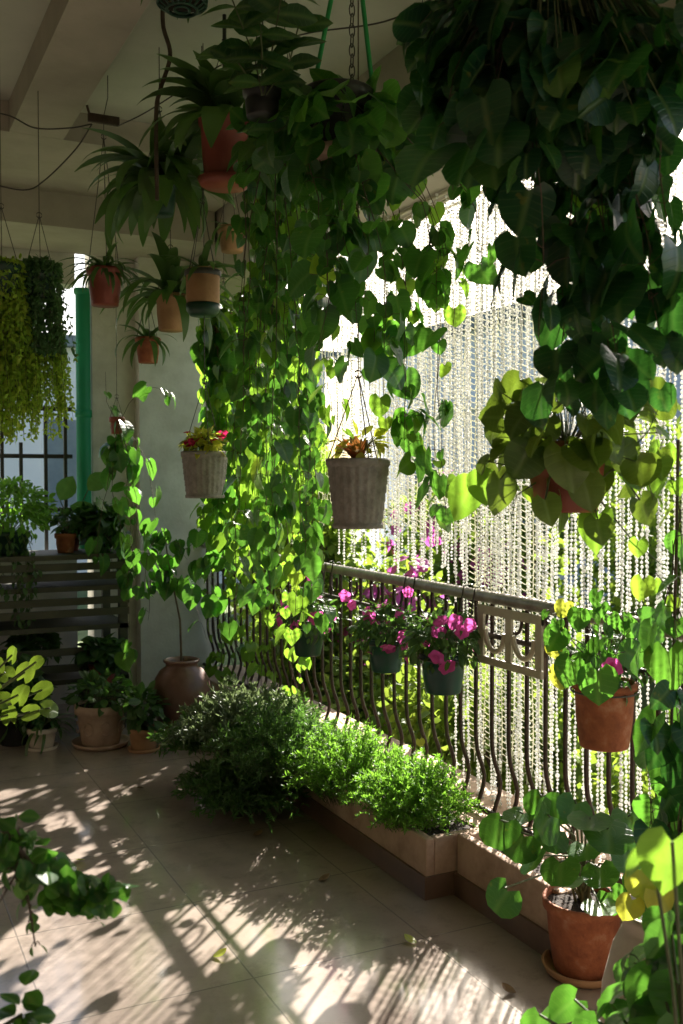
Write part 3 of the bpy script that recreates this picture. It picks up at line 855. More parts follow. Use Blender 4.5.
# brown pot on a block behind
c = at(102, 687, 6.1)
blk = MB(); blk.box((c[0]-.12, c[1]-.10, .0), (c[0]+.12, c[1]+.12, c[2]-.002)); tag(blk.build('stand', M['wood'], smooth=False), 'dark wooden block under the red-brown pot behind the cream pot', 'plant stand')
t = potted('potted_plant', 'leafy plant in red-brown pot standing on a dark block', 'potted plant', FP, c, .085, .066, .15, M['terra_red'])
mb = MB(); clump(mb, c + (0, 0, .20), (.15, .13, .10), 120, .08, HEART_L, 0, .6, core=c+(0, 0, .13)); mb.build('foliage', [M['bush_dark'], M['stem']], t)
c = at(15, 735, 5.7); c[2] = 0
t = potted('potted_plant', 'dark leafy plant in black plastic pot in the far left corner', 'potted plant', FP, c, .11, .08, .17, M['black'])
mb = MB(); clump(mb, c + (0, 0, .28), (.2, .2, .2), 200, .09, HEART_L, 0, .6, core=c+(0, 0, .15)); mb.build('foliage', [M['bush_dark'], M['stem']], t)

# tall brown jar with climbing vine
c = atz(182, 741, 0)
t = thing('jar_plant', c, 'slender climbing vine rising from a tall glazed brown jar', 'potted plant')
mb = MB()
mb.lathe(c, [(.001, 0), (.10, 0), (.112, .01), (.132, .08), (.158, .2), (.166, .29), (.155, .36), (.125, .41), (.092, .435), (.090, .45), (.104, .462), (.104, .472), (.092, .475), (.078, .45), (.076, .40)], 48)
mb.build('jar', M['vase'], t)
mb = MB()
top = c + np.array([0, 0, .46])
d5 = 5.75
main = [top, at(180, 620, d5), at(174, 590, d5), at(168, 560, d5), at(164, 530, d5)]
mb.tube(main, [.007, .006, .005, .004, .003], 6, 1)
for (x0, y0, x1, y1, x2, y2, s_) in ((174, 590, 210, 560, 232, 555, .10), (172, 580, 200, 590, 220, 600, .10), (168, 560, 140, 550, 128, 575, .08), (168, 560, 190, 545, 200, 530, .09), (164, 530, 150, 545, 140, 600, .07), (170, 570, 150, 580, 150, 620, .07), (172, 575, 190, 600, 204, 640, .08), (166, 545, 175, 540, 185, 560, .08)):
    vine_strand(mb, [at(x0, y0, d5), at(x1, y1, d5-.15), at(x2, y2, d5-.25)], .05, s_, HEART, 0, 1)
mb.build('vine', [M['pothos'], M['bark']], t)

# wooden crate shelf
c = np.array([1.02, 6.25, 0])
sh = thing('plant_shelf', c, 'dark slatted wooden shelf crowded with plants under the window', 'shelf')
x0s, x1s = .25, 1.50
for x in (x0s, x1s):
    for y_ in (6.12, 6.58):
        mb = MB(); mb.box((x-.025, y_-.025, 0), (x+.025, y_+.025, 1.04)); mb.build('leg', M['wood'], sh, False)
for k_, z in enumerate((.30, .62, .86, 1.05)):
    mb = MB(); mb.box((x0s-.03, 6.095, z-.03), (x1s+.03, 6.61, z)); mb.build('shelf_board', M['wood'], sh, False)
for z in (.37, .47, .70, .77, .92, .98):
    mb = MB(); mb.box((x0s-.03, 6.075, z-.022), (x1s+.03, 6.093, z+.022)); mb.build('slat', M['wood'], sh, False)

SP = 'potted plants on the slatted shelf'
def shelfpot(px, X_, rt, h, m_, lab, fol, cnt, size, rad, tmpl=HEART_L, z=1.051, yy_=6.3, up=.6, lift=.06):
    c = np.array([X_, yy_, z])
    t = thing('potted_plant', c, lab, 'potted plant', SP)
    make_pot(t, c, rt, rt*.75, h, m_)
    mb = MB(); clump(mb, c + (0, 0, h+lift), rad, cnt, size, tmpl, 0, up, core=c+(0, 0, h-.02), down=.4); mb.build('foliage', [fol, M['stem']], t)
    return t, c
shelfpot(60, 1.19, .065, .12, M['terra'], 'small plant in orange terracotta pot on the shelf top', M['bush_dark'], 60, .05, (.09, .09, .07))
t, c = shelfpot(20, .86, .12, .14, M['dkgreen'], 'wide sunlit yellow-green bush at the left of the shelf top', M['bush_brt'], 900, .05, (.26, .22, .20), SMALL, lift=.12)
mb = MB()
for q in range(10):
    a = c + np.array([U(-.2, .2), -.12+U(-.05, .05), .12]); vine_strand(mb, strand_path(a, a + (U(-.05, .05), -.1, -U(.25, .55))), .014, .045, SMALL, 0, 1)
mb.build('trailing_stems', [M['bush_dark'], M['stem']], t)
t, c = shelfpot(90, 1.40, .09, .12, M['black'], 'dark leafy plant in black pot at the right end of shelf', M['bush_dark'], 190, .075, (.17, .14, .12))
mb = MB()
for q in range(4):
    a = c + np.array([U(-.05, .12), -.1, .15]); vine_strand(mb, strand_path(a, a + (U(0, .12), -.1, -U(.1, .3))), .03, .08, HEART, 0, 1)
mb.build('trailing_stems', [M['pothos'], M['stem']], t)
t, c = shelfpot(70, 1.26, .06, .09, M['terra_red'], 'upright plant with two long oval leaves against the green post', M['bush_dark'], 12, .05, (.05, .05, .04), yy_=6.48)
mb = MB()
for (px, py, ln, tx) in ((60, 500, .17, .25), (52, 520, .2, -.9), (78, 525, .22, 1.2), (88, 490, .16, .5)):
    b = at(px, py, 6.2); mb.tube([c+(0, 0, .1), (c+b)/2+(0, 0, .08), b], .003, 4, 1)
    mb.inst(OVAL, b, np.array([tx, -.1, .5]), np.array([0, -1, .4]), ln, 1.2, .3, 0)
mb.build('long_leaf', [M['bush_dark'], M['stem']], t)
shelfpot(20, .55, .08, .12, M['terra_red'], 'dark trailing plant in brown pot on the middle shelf board', M['bush_dark'], 160, .06, (.16, .13, .11), z=.621, yy_=6.28)
shelfpot(40, .98, .07, .11, M['black'], 'dim fern-like plant on the lower shelf board', M['bush_dark'], 180, .06, (.18, .14, .10), z=.301, yy_=6.26)

# yellow-green succulent at the left edge, on its own stand
c = at(-48, 775, 2.9)
tb = MB(); tb.box((c[0]-.16, c[1]-.12, c[2]-.03), (c[0]+.06, c[1]+.12, c[2]-.002))
st = thing('plant_stool', (c[0], c[1], 0), 'small dark stool at the left edge under the yellow-green plant', 'stool')
tb.build('seat', M['wood'], st, False)
for dx, dy in ((-.14, -.1), (-.14, .1), (.03, -.1), (.03, .1)):
    mb = MB(); mb.box((c[0]+dx-.012, c[1]+dy-.012, 0), (c[0]+dx+.012, c[1]+dy+.012, c[2]-.031)); mb.build('leg', M['wood'], st, False)
c2 = c + np.array([-.05, 0, 0])
t = thing('succulent', c2, 'yellow-green plant with broad rounded leaves at the left edge', 'potted plant')
make_pot(t, c2, .065, .05, .10, M['black'])
mb = MB()
for (px, py, s_, ang) in ((25, 672, .085, .3), (5, 672, .085, -.6), (42, 690, .09, 1.0), (18, 695, .095, .1), (50, 708, .085, 1.6), (2, 700, .09, -1), (30, 712, .08, 1.2), (12, 655, .07, .2), (-12, 690, .1, -1.2), (36, 662, .06, .7), (8, 715, .08, -.3), (-8, 665, .1, -.5)):
    e = at(px, py, 2.85 + U(-.06, .06)); b = c2 + (0, 0, .1)
    dr = nrm(RT*math.sin(ang) + UP*math.cos(ang) + FW*U(-.3, .3))
    mb.tube([b, (b+e)/2 + UP*.01, e], .003, 4, 1)
    mb.inst(ROUND, e - dr*s_*.4, dr, -FW + UP*.8 + RT*U(-.5, .5), s_*.80, .85, U(.2, 1.2), 0)
mb.build('foliage', [M['olive'], M['stem']], t)

# ================================================================== PLANTER BUSHES
PB = 'bushes growing in the long planter box'
def bush(cx, cy, rx, ry, h, nst, nl, size, m_, lab, tmpl=NEEDLE, z0=.16, wid=1.0, droop=.6):
    c = np.array([cx, cy, z0])
    t = thing('bush', c, lab, 'bush', PB)
    mb = MB(); stem_bush(mb, c, rx, ry, h, nst, nl, size, tmpl, 0, 1, droop, wid)
    mb.build('foliage', [m_, M['stem']], t)
bush(1.62, 4.72, .34, .28, .17, 190, 38, .035, M['bush_dark'], 'dark green bush at the far end near the brown jar', wid=1.6)
bush(1.72, 4.55, .42, .36, .33, 260, 36, .036, M['bush_grey'], 'grey-green twiggy bush with pale tips spilling onto floor', wid=1.5)
bush(1.74, 4.12, .38, .42, .33, 300, 44, .030, M['bush_dark'], 'dark feathery bush in the middle of the planter', wid=.9)
bush(1.86, 3.74, .31, .32, .30, 300, 52, .019, M['bush_brt'], 'bright green bush in the planter left of the last bright one', wid=1.3, droop=.4)
bush(1.92, 3.30, .27, .30, .27, 300, 52, .019, M['bush_brt'], 'bright yellow-green bushy plant at the near end of planter', wid=1.4, droop=.4)
# low trailing weed on the floor below middle bush
bush(1.58, 4.25, .30, .44, .18, 230, 32, .034, M['bush_dark'], 'low dark foliage lying over the planter edge onto tiles', z0=.03, wid=1.2)

# ================================================================== HANGING POTS
HP = 'hanging pots'
def hang_thing(name, label, c, cat='hanging plant', group=HP): return thing(name, c, label, cat, group)

# grey woven pots
c = at(358, 528, 3.1)
t = hang_thing('hanging_pot', 'grey woven bucket pot with red-tipped plant hanging in the middle', c)
woven_pot(t, c, .095, .075, .215)
hanger(t, c, .095, .215, .26, M['bark'], 3, 3.35, .0022)
mb = MB(); straps(mb, c + (0, 0, .2), 22, .12, 0, (.4, 1.4), (.5, 1.5), 2.6); mb.build('foliage', [M['leaf_red']], t)
mb = MB(); clump(mb, c + (0, 0, .25), (.08, .08, .05), 26, .05, OVAL, 0, 1, core=c+(0, 0, .2)); mb.build('leaves', [M['leaf_yel'], M['stem']], t)
c = at(205, 498, 4.3)
t = hang_thing('hanging_pot', 'grey woven bucket pot with yellow flowers hanging before the pier', c)
woven_pot(t, c, .097, .080, .20)
hanger(t, c, .097, .2, .30, M['wire'], 3, 3.35, .0018)
mb = MB(); clump(mb, c + (0, 0, .225), (.10, .10, .05), 150, .05, SMALL, 0, .9, core=c+(0, 0, .2)); mb.build('foliage', [M['leaf_yel'], M['stem']], t)
q = 16; flowers(t, c + np.stack([U(-.10, .10, q), U(-.08, .08, q), U(.23, .29, q)], 1), np.array([-.3, -.6, .8]) + rng.normal(0, .3, (q, 3)), .035, M['petal_red'])

# terracotta hanging pots at left with strap leaved plants
def strap_pot(px, py, d, rt, h, m_, label, n_, ln, apex=.25, top=CEIL, curl=(1.2, 2.6), w_=1.0, saucer=None, hm='wire'):
    c = at(px, py, d)
    t = hang_thing('hanging_pot', label, c)
    make_pot(t, c, rt, rt*.76, h, M[m_], saucer)
    hanger(t, c, rt, h, apex, M[hm], 3, top, .0018)
    mb = MB(); straps(mb, c + (0, 0, h-.02), n_, ln, 0, (.1, 1.4), curl, w_); mb.build('foliage', [M['strap']], t)
    return t, c
t, c = strap_pot(225, 184, 4.0, .105, .26, 'terra_red', 'big dark red pot with saucer hanging high at the left', 40, .42, .3, CEIL, (1.0, 2.2), 2.2, (.11, M['terra_red']), 'black')
mb = MB(); mb.tube([c + (0, 0, .56), (c[0], c[1], 2.9), (c[0], c[1], CEIL)], .008, 6); mb.build('hanging_strap', M['black'], t)
t, c = strap_pot(105, 306, 4.6, .082, .17, 'terra_red', 'red-brown pot hung on two long wires from wooden hook', 60, .24, .60, 3.13, w_=1.0)
mb = MB()
mb.box((c[0]-.07, c[1]-.014, 3.13), (c[0]+.07, c[1]+.014, 3.165)); mb.tube([(c[0]-.06, c[1], 3.15), (c[0]-.075, c[1], 3.20)], .006, 5)
mb.build('wood_hook', M['bark'], t)
mb = MB(); mb.tube([(c[0], c[1], 3.16), (c[0]+.02, c[1], 3.25), (c[0]+.02, c[1], 3.35)], .002, 4); mb.build('ceiling_wire', M['wire'], t)
strap_pot(171, 331, 4.7, .075, .17, 'terra_tan', 'tan clay pot with arching leaves under the red-brown one', 60, .42, .22, 2.9, w_=1.3)
strap_pot(148, 363, 4.8, .060, .12, 'terra', 'smallest orange clay pot hanging lowest of the strap-leaved ones', 26, .24, .2, 2.4, w_=1.3)
strap_pot(160, 215, 4.3, .075, .15, 'dkgreen', 'dark green pot hidden in arching strap leaves at the upper left', 80, .42, .3, CEIL, w_=2.1)
strap_pot(232, 252, 4.9, .07, .12, 'terra_tan', 'small brownish pot half hidden behind the vine column', 20, .2, .25, CEIL, w_=1.2)
t, c = strap_pot(422, 162, 3.7, .062, .15, 'terra', 'small orange terracotta pot hanging from a purple hook', 16, .2, .2, CEIL, w_=1.4)
mb = MB(); a = np.linspace(0, 2*PI, 14, endpoint=False); mb.tube(np.stack([c[0]+.03*np.cos(a), c[1]+0*a, c[2]+.36+.03*np.sin(a)], 1), .009, 6, closed=True)
mb.build('purple_hook', M['purple'], t)
mb = MB(); 
for q in range(3): vine_strand(mb, strand_path(c + (0, 0, .14), c + (U(-.1, .1), U(-.1, .1), -.05)), .05, .07, HEART, 0, 1)
mb.build('vine', [M['pothos_lite'], M['stem']], t)
# tiny red pot with vine at the pier
c = at(117, 434, 5.9)
t = hang_thing('hanging_pot', 'tiny red pot wrapped by the vine on the cream pier', c)
make_pot(t, c, .045, .034, .10, M['terra_red']); hanger(t, c, .045, .1, .12, M['wire'], 3, 2.9, .0015)
mb = MB()
for (pts) in ([(118, 425), (112, 480), (122, 560), (128, 640), (120, 690)], [(118, 425), (128, 480), (150, 560), (160, 590)], [(118, 425), (135, 440), (150, 470), (155, 520)],
              [(118, 425), (108, 470), (100, 520), (96, 560)], [(118, 425), (130, 400), (155, 385), (172, 400)], [(118, 425), (124, 460), (132, 540), (136, 600)], [(118, 425), (110, 400), (112, 372)], [(122, 430), (132, 500), (128, 560), (124, 600)]):
    vine_strand(mb, [at(x, y, 5.9 + U(-.1, .1)) for x, y in pts], .085, .095, HEART, 0, 1, spread=.8)
mb.build('vine', [M['pothos'], M['bark']], t)

# jar in a wire cradle
c = at(203, 316, 4.3)
t = hang_thing('hanging_lantern', 'beige glass jar with green base and wire cradle among strap leaves', c, 'hanging jar')
mb = MB(); mb.lathe(c, [(.001, 0), (.055, 0), (.07, .02), (.074, .05), (.001, .051)], 32); mb.build('jar_base', M['dkgreen'], t)
mb = MB(); mb.lathe(c, [(.07, .052), (.072, .08), (.072, .175), (.066, .185), (.066, .2), (.060, .2), (.06, .06)], 32); mb.build('jar_body', M['terra_tan'], t)
mb = MB(); mb.lathe(c, [(.076, .168), (.079, .172), (.079, .19), (.074, .194)], 32); mb.build('ring', M['wire'], t)
hanger(t, c, .076, .19, .30, M['wire'], 4, CEIL, .002)
mb = MB(); straps(mb, c + (0, 0, .19), 14, .3, 0, (.2, 1.2), (1, 2), 1.4); mb.build('foliage', [M['strap']], t)

# green lattice basket at the very top
c = at(182, 10, 3.3)
t = hang_thing('hanging_basket', 'dark green slotted plastic basket at the top edge of the photo', c)
mb = MB()
for k_ in range(18):
    a = 2*PI*k_/18
    mb.tube([c + (.05*math.cos(a), .05*math.sin(a), 0), c + (.08*math.cos(a), .08*math.sin(a), .02), c + (.095*math.cos(a), .095*math.sin(a), .13)], .0045, 4)
for r_, z in ((.05, 0), (.025, 0), (.08, .02), (.09, .08), (.097, .13)):
    a = np.linspace(0, 2*PI, 28, endpoint=False); mb.tube(np.stack([c[0]+r_*np.cos(a), c[1]+r_*np.sin(a), c[2]+z+0*a], 1), .005, 5, closed=True)
mb.build('basket', M['dkgreen'], t)
mb = MB(); mb.lathe(c, [(.001, .008), (.074, .024), (.088, .12), (.001, .121)], 24); mb.build('root_ball', M['soil'], t)
hanger(t, c, .095, .13, .2, M['wire'], 3, CEIL, .0018)
mb = MB(); straps(mb, c + (0, 0, .12), 20, .25, 0, (.3, 1.3), (1, 2), 1.4); mb.build('foliage', [M['strap']], t)

# dark pinnate plant at top, near (265, 50)
c = at(262, 118, 2.9)
t = hang_thing('hanging_pot', 'small black pot with upright stalks of dark oval leaves near the top', c)
make_pot(t, c, .055, .045, .09, M['black']); hanger(t, c, .055, .09, .2, M['wire'], 3, CEIL, .0015)
mb = MB()
for (pts) in ([(262, 95), (255, 60), (240, 20), (225, -20)], [(264, 95), (272, 50), (280, 5), (284, -30)], [(260, 95), (240, 65), (225, 50)], [(266, 95), (290, 60), (300, 20)], [(262, 95), (262, 50), (258, 0)]):
    P = np.array([at(x, y, 2.85+U(-.1, .1)) for x, y in pts]); mb.tube(P, .0025, 4, 1)
    for i in range(len(P)-1):
        for s_ in (-1, 1):
            for f_ in (.3, .8):
                b = P[i]*(1-f_)+P[i+1]*f_
                mb.inst(OVAL, b, RT*s_*.8 + UP*U(-.2, .7) - FW*U(-.3, .3), -FW + UP*.6 + rng.normal(0, .3, 3), U(.09, .125), .95, .5, 0)
mb.build('foliage', [M['strap'], M['stem']], t)

# black pot with green straps, pothos
c = at(338, 160, 3.0)
t = hang_thing('hanging_pot', 'black pot on bright green straps buried in trailing heart leaves', c)
make_pot(t, c, .11, .08, .20, M['black'], (.12, M['stone']))
mb = MB()
for (dx, px_) in ((-.075, 332), (.105, 366)):
    e = c + RT*dx + (0, 0, .2); e2 = at(px_, -5, 3.0) if dx < 0 else at(362, -5, 3.0)
    mb.tube([e, (e+e2)/2, e2, (e2[0], e2[1], CEIL)], .007, 6)
mb.build('hanging_strap', M['green_strap'], t)
mb = MB()
for k_ in range(9):
    a = np.linspace(0, 2*PI, 10, endpoint=False); q = at(352, 0, 3.0); z_ = q[2] - .03*k_*1.0
    ring = np.stack([q[0]+.009*np.cos(a)*(k_ % 2), q[1]+.009*np.cos(a)*((k_+1) % 2), z_+.021*np.sin(a)], 1); mb.tube(ring, .0022, 4, closed=True)
q = at(352, 0, 3.0); mb.tube([(q[0], q[1], q[2]+.02), (q[0], q[1], CEIL)], .002, 4)
q2 = q - (0, 0, .26); mb.tube([q2, c + (0, 0, .2)], .002, 4)
mb.build('chain', M['wire'], t)
mb = MB()
clump(mb, c + (0, 0, .08), (.23, .23, .15), 120, .095, HEART, 0, .3, core=c+(0, 0, .18)); mb.build('foliage', [M['pothos'], M['stem']], t)
def vinep(t, paths, d0, dj, spacing, size, mats, top=None, tmpl=HEART, spread=1.0, seglab=None):
    for pts in paths:
        mb = MB()
        d_ = d0 + U(-dj, dj)
        P = [at(x, y, d_ + U(-.03, .03)) for x, y in pts]
        if top is not None: P = [np.asarray(top, float) + rng.normal(0, .02, 3)] + P
        vine_strand(mb, P, spacing, size, tmpl, 0, 1, spread=spread)
        mb.build('vine', mats, t)
vinep(t, [[(330, 170), (345, 260), (352, 330), (360, 385)], [(320, 150), (335, 240), (345, 300), (340, 350)], [(360, 150), (385, 230), (395, 300), (390, 350)],
          [(370, 150), (410, 200), (425, 270), (430, 400), (436, 515)], [(375, 160), (400, 230), (412, 300), (408, 400), (412, 470)], [(350, 170), (370, 250), (380, 330), (375, 390)],
          [(300, 150), (315, 220), (320, 300), (310, 350)], [(390, 160), (430, 210), (445, 250), (440, 290)], [(380, 120), (440, 170), (470, 200), (480, 265)], [(360, 170), (365, 240), (356, 300)], [(340, 180), (330, 250), (350, 290)]],
      2.95, .14, .040, .076, [M['pothos'], M['bark']], c + (0, 0, .19), HEART_R)

vinep(t, [[(395, 180), (408, 260), (404, 340), (410, 470)], [(410, 180), (428, 250), (430, 330), (428, 430), (438, 520)], [(420, 170), (440, 230), (452, 330)], [(385, 200), (392, 300), (396, 430)], [(330, 200), (322, 300), (328, 420)], [(345, 200), (338, 300), (336, 440)]],
      3.1, .1, .055, .058, [M['pothos_lite'], M['bark']], c + (0, 0, .19), HEART_R)

# dense vine column
c = at(285, 165, 3.55)
t = hang_thing('hanging_pot', 'pot lost inside the dense vine column that trails down to the railing', c)
make_pot(t, c, .11, .08, .16, M['dkgreen']); hanger(t, c, .11, .16, .3, M['wire'], 3, CEIL, .0018)
mb = MB(); clump(mb, c + (0, 0, .08), (.16, .20, .16), 150, .075, HEART, 0, .1, core=c+(0, 0, .14)); mb.build('foliage', [M['pothos'], M['stem']], t)
paths = []
for i in range(16):
    x0 = U(240, 316); ye = random.choice([340, 420, 480, 540, 560, 590, 610, 630])
    x1 = x0 + U(-16, 16) + (8 if ye > 500 else 0)
    paths.append([(x0, 175), ((x0+x1)/2+U(-8, 8), (175+ye)/2), (x1, ye)])
vinep(t, paths, 3.6, .3, .042, .062, [M['pothos'], M['bark']], c + (0, 0, .15), HEART_L)
paths = []
for i in range(10):
    x0 = U(240, 310); ye = U(520, 655); x1 = x0 + U(-14, 26)
    paths.append([(x0, 260), ((x0+x1)/2+U(-10, 10), (260+ye)/2), (x1, ye)])
vinep(t, paths, 3.9, .3, .052, .068, [M['pothos_lite'], M['bark']], c + (0, 0, .15), HEART_L)

# light vines hanging along the far end of the edge beam
for k_, (y_, lab) in enumerate(((5.05, 'light green sunlit vine hanging from the beam just behind the dense column'), (5.6, 'light green vine hanging from the beam above the far railing'))):
    c = np.array([1.98, y_, 2.35])
    t = hang_thing('hanging_pot', lab, c, group='light vines hanging along the beam')
    make_pot(t, c, .08, .06, .12, M['terra_tan']); hanger(t, c, .08, .12, .2, M['wire'], 3, CEIL, .0015)
    mb = MB(); clump(mb, c + (0, 0, .10), (.14, .16, .12), 50, .075, HEART_L, 0, .3, core=c+(0, 0, .1)); mb.build('foliage', [M['pothos_lite'], M['stem']], t)
    for i in range(24):
        a = c + np.array([U(-.1, .1), U(-.1, .1), .12]); e = np.array([c[0]+U(-.14, .12), y_+U(-.75 if k_ == 0 else -.45, .35), U(.98, 1.6)])
        mb = MB(); m1 = np.array([(c[0]+e[0])/2, e[1]*.8+y_*.2, 1.9])
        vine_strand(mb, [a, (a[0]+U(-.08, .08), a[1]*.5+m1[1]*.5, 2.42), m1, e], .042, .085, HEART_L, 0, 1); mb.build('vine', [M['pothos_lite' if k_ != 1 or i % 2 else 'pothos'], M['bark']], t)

# olive philodendron
c = at(566, 512, 2.15)
t = hang_thing('hanging_pot', 'reddish pot under large olive green leaves hanging at the right', c)
make_pot(t, c, .090, .066, .15, M['terra_red']); hanger(t, c, .09, .15, .3, M['wire'], 3, CEIL, .0016)
mb = MB()
cc = c + (0, 0, .17)
clump(mb, cc, (.22, .18, .16), 62, .070, HEART_R, 0, .3, core=c+(0, 0, .13), down=.7, curl=(.2, 1.6))
for (px, py, s_, ang, dd) in ((500, 500, .11, 0, -.1), (545, 440, .12, -.4, -.12), (565, 470, .13, .2, -.14), (600, 450, .12, .5, -.1), (620, 470, .11, .7, -.08), (585, 500, .10, .1, -.12), (598, 540, .08, .2, -.12), (520, 400, .09, -.7, 0), (545, 520, .08, .1, -.13), (530, 470, .12, -.5, -.13), (640, 520, .09, .4, 0)):
    e = at(px, py-20, 2.15+dd); dr = nrm(RT*math.sin(ang) - UP*math.cos(ang) + rng.normal(0, .1, 3))
    mb.tube([c + (0, 0, .14), (e+cc)/2 + (0, 0, .04), e], .002, 4, 1)
    mb.inst(HEART, e, dr, -FW + UP*.5 + RT*U(-.8, .8), s_*.72, 1.0, U(.2, 1.5), 0)
mb.build('foliage', [M['olive'], M['stem']], t)
mb = MB()
for (pts) in ([(530, 470), (480, 460), (478, 500)], [(540, 480), (505, 500), (508, 520)], [(610, 470), (650, 470), (655, 500)], [(600, 500), (650, 560), (665, 565)], [(600, 480), (640, 440), (655, 400)]):
    vine_strand(mb, [at(x, y, 2.12) for x, y in pts], .05, .075, HEART, 0, 1)
mb.build('vine', [M['pothos_lite'], M['stem']], t)

# giant dark pothos upper right
c = at(545, -20, 1.75)
t = hang_thing('hanging_pot', 'huge dark pothos filling the top right corner of the photo', c)
make_pot(t, c, .13, .10, .2, M['black']); hanger(t, c, .13, .2, .2, M['wire'], 3, CEIL, .002)
mb = MB()
for (px, py, dd, rad, n_) in ((485, 30, 2.0, (.15, .17, .14), 80), (560, 50, 1.9, (.22, .2, .15), 150), (640, 20, 1.8, (.17, .17, .12), 80), (500, 95, 2.0, (.16, .16, .08), 60), (600, 110, 1.85, (.14, .14, .10), 60), (455, 90, 2.3, (.08, .12, .10), 34)):
    clump(mb, at(px, py, dd), rad, int(n_*.72), .078, HEART_R, 0, 0, core=c + (0, 0, .15), down=.9)
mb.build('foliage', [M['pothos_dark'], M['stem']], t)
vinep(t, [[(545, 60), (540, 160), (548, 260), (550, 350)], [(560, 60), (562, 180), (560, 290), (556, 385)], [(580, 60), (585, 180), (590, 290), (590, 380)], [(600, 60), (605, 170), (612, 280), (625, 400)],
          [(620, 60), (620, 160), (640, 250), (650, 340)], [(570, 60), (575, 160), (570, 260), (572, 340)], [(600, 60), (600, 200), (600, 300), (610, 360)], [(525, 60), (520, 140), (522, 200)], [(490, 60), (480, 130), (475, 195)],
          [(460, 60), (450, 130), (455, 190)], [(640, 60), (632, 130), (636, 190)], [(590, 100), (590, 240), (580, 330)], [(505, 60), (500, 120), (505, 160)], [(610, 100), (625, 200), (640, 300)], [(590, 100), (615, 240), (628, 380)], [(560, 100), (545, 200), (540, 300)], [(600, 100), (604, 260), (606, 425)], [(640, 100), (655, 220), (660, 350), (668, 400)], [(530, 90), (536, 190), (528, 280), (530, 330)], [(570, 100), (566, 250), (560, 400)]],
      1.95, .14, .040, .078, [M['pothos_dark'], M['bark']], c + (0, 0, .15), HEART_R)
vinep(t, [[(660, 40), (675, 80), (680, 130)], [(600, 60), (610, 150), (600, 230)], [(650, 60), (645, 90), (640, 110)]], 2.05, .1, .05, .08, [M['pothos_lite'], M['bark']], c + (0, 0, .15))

# left trailing plants
c = at(2, 300, 4.3)
t = hang_thing('hanging_pot', 'dark green pot cut by left edge with yellow-green trailing stems', c)
make_pot(t, c, .085, .065, .15, M['dkgreen']); hanger(t, c, .085, .15, .25, M['wire'], 3, CEIL, .0016)
def tress(t, c, r_, h, nst, zlo, zhi, size, m_, lo_m=None, per=.010, tmpl=SMALL, zsplit=None):
    mb = MB()
    for i in range(nst):
        a = U(0, 2*PI); q = U(.4, 1)
        st = np.array([c[0]+r_*q*math.cos(a), c[1]+r_*q*math.sin(a), c[2]+h])
        ed = np.array([st[0]+U(-.05, .05)+.02*math.cos(a), st[1]+U(-.03, .03)+.02*math.sin(a), c[2] - U(zlo, zhi)])
        pth = np.array([c + (0, 0, h), st + (0, 0, .03), st - (0, 0, .03), (st+ed)/2 + rng.normal(0, .01, 3), ed])
        cum = np.concatenate([[0], np.cumsum(np.linalg.norm(np.diff(pth, axis=0), axis=1))]); L = cum[-1]
        mb.tube(pth, .001, 3, 1)
        k = int(L/per); s_ = U(0, L, k)
        P = np.stack([np.interp(s_, cum, pth[:, j]) for j in range(3)], 1) + rng.normal(0, .004, (k, 3))
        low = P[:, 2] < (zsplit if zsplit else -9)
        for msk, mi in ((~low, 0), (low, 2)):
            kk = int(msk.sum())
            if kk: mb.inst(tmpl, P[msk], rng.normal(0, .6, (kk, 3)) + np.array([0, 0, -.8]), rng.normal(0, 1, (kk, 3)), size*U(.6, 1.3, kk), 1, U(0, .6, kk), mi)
    mb.build('trailing_stems', [m_, M['stem'], lo_m or m_], t)
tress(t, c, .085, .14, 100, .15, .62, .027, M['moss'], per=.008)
c = at(40, 300, 4.4)
t = hang_thing('hanging_pot', 'curtain of fine beaded green stems trailing in front of the barred window', c)
make_pot(t, c, .075, .06, .12, M['dkgreen']); hanger(t, c, .075, .12, .25, M['wire'], 3, CEIL, .0016)
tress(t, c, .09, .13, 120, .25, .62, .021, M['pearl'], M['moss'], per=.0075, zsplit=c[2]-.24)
mb = MB(); clump(mb, c + (0, 0, .13), (.085, .085, .05), 380, .028, SMALL, 0, .6, petiole=False); mb.build('foliage', [M['pearl']], t)

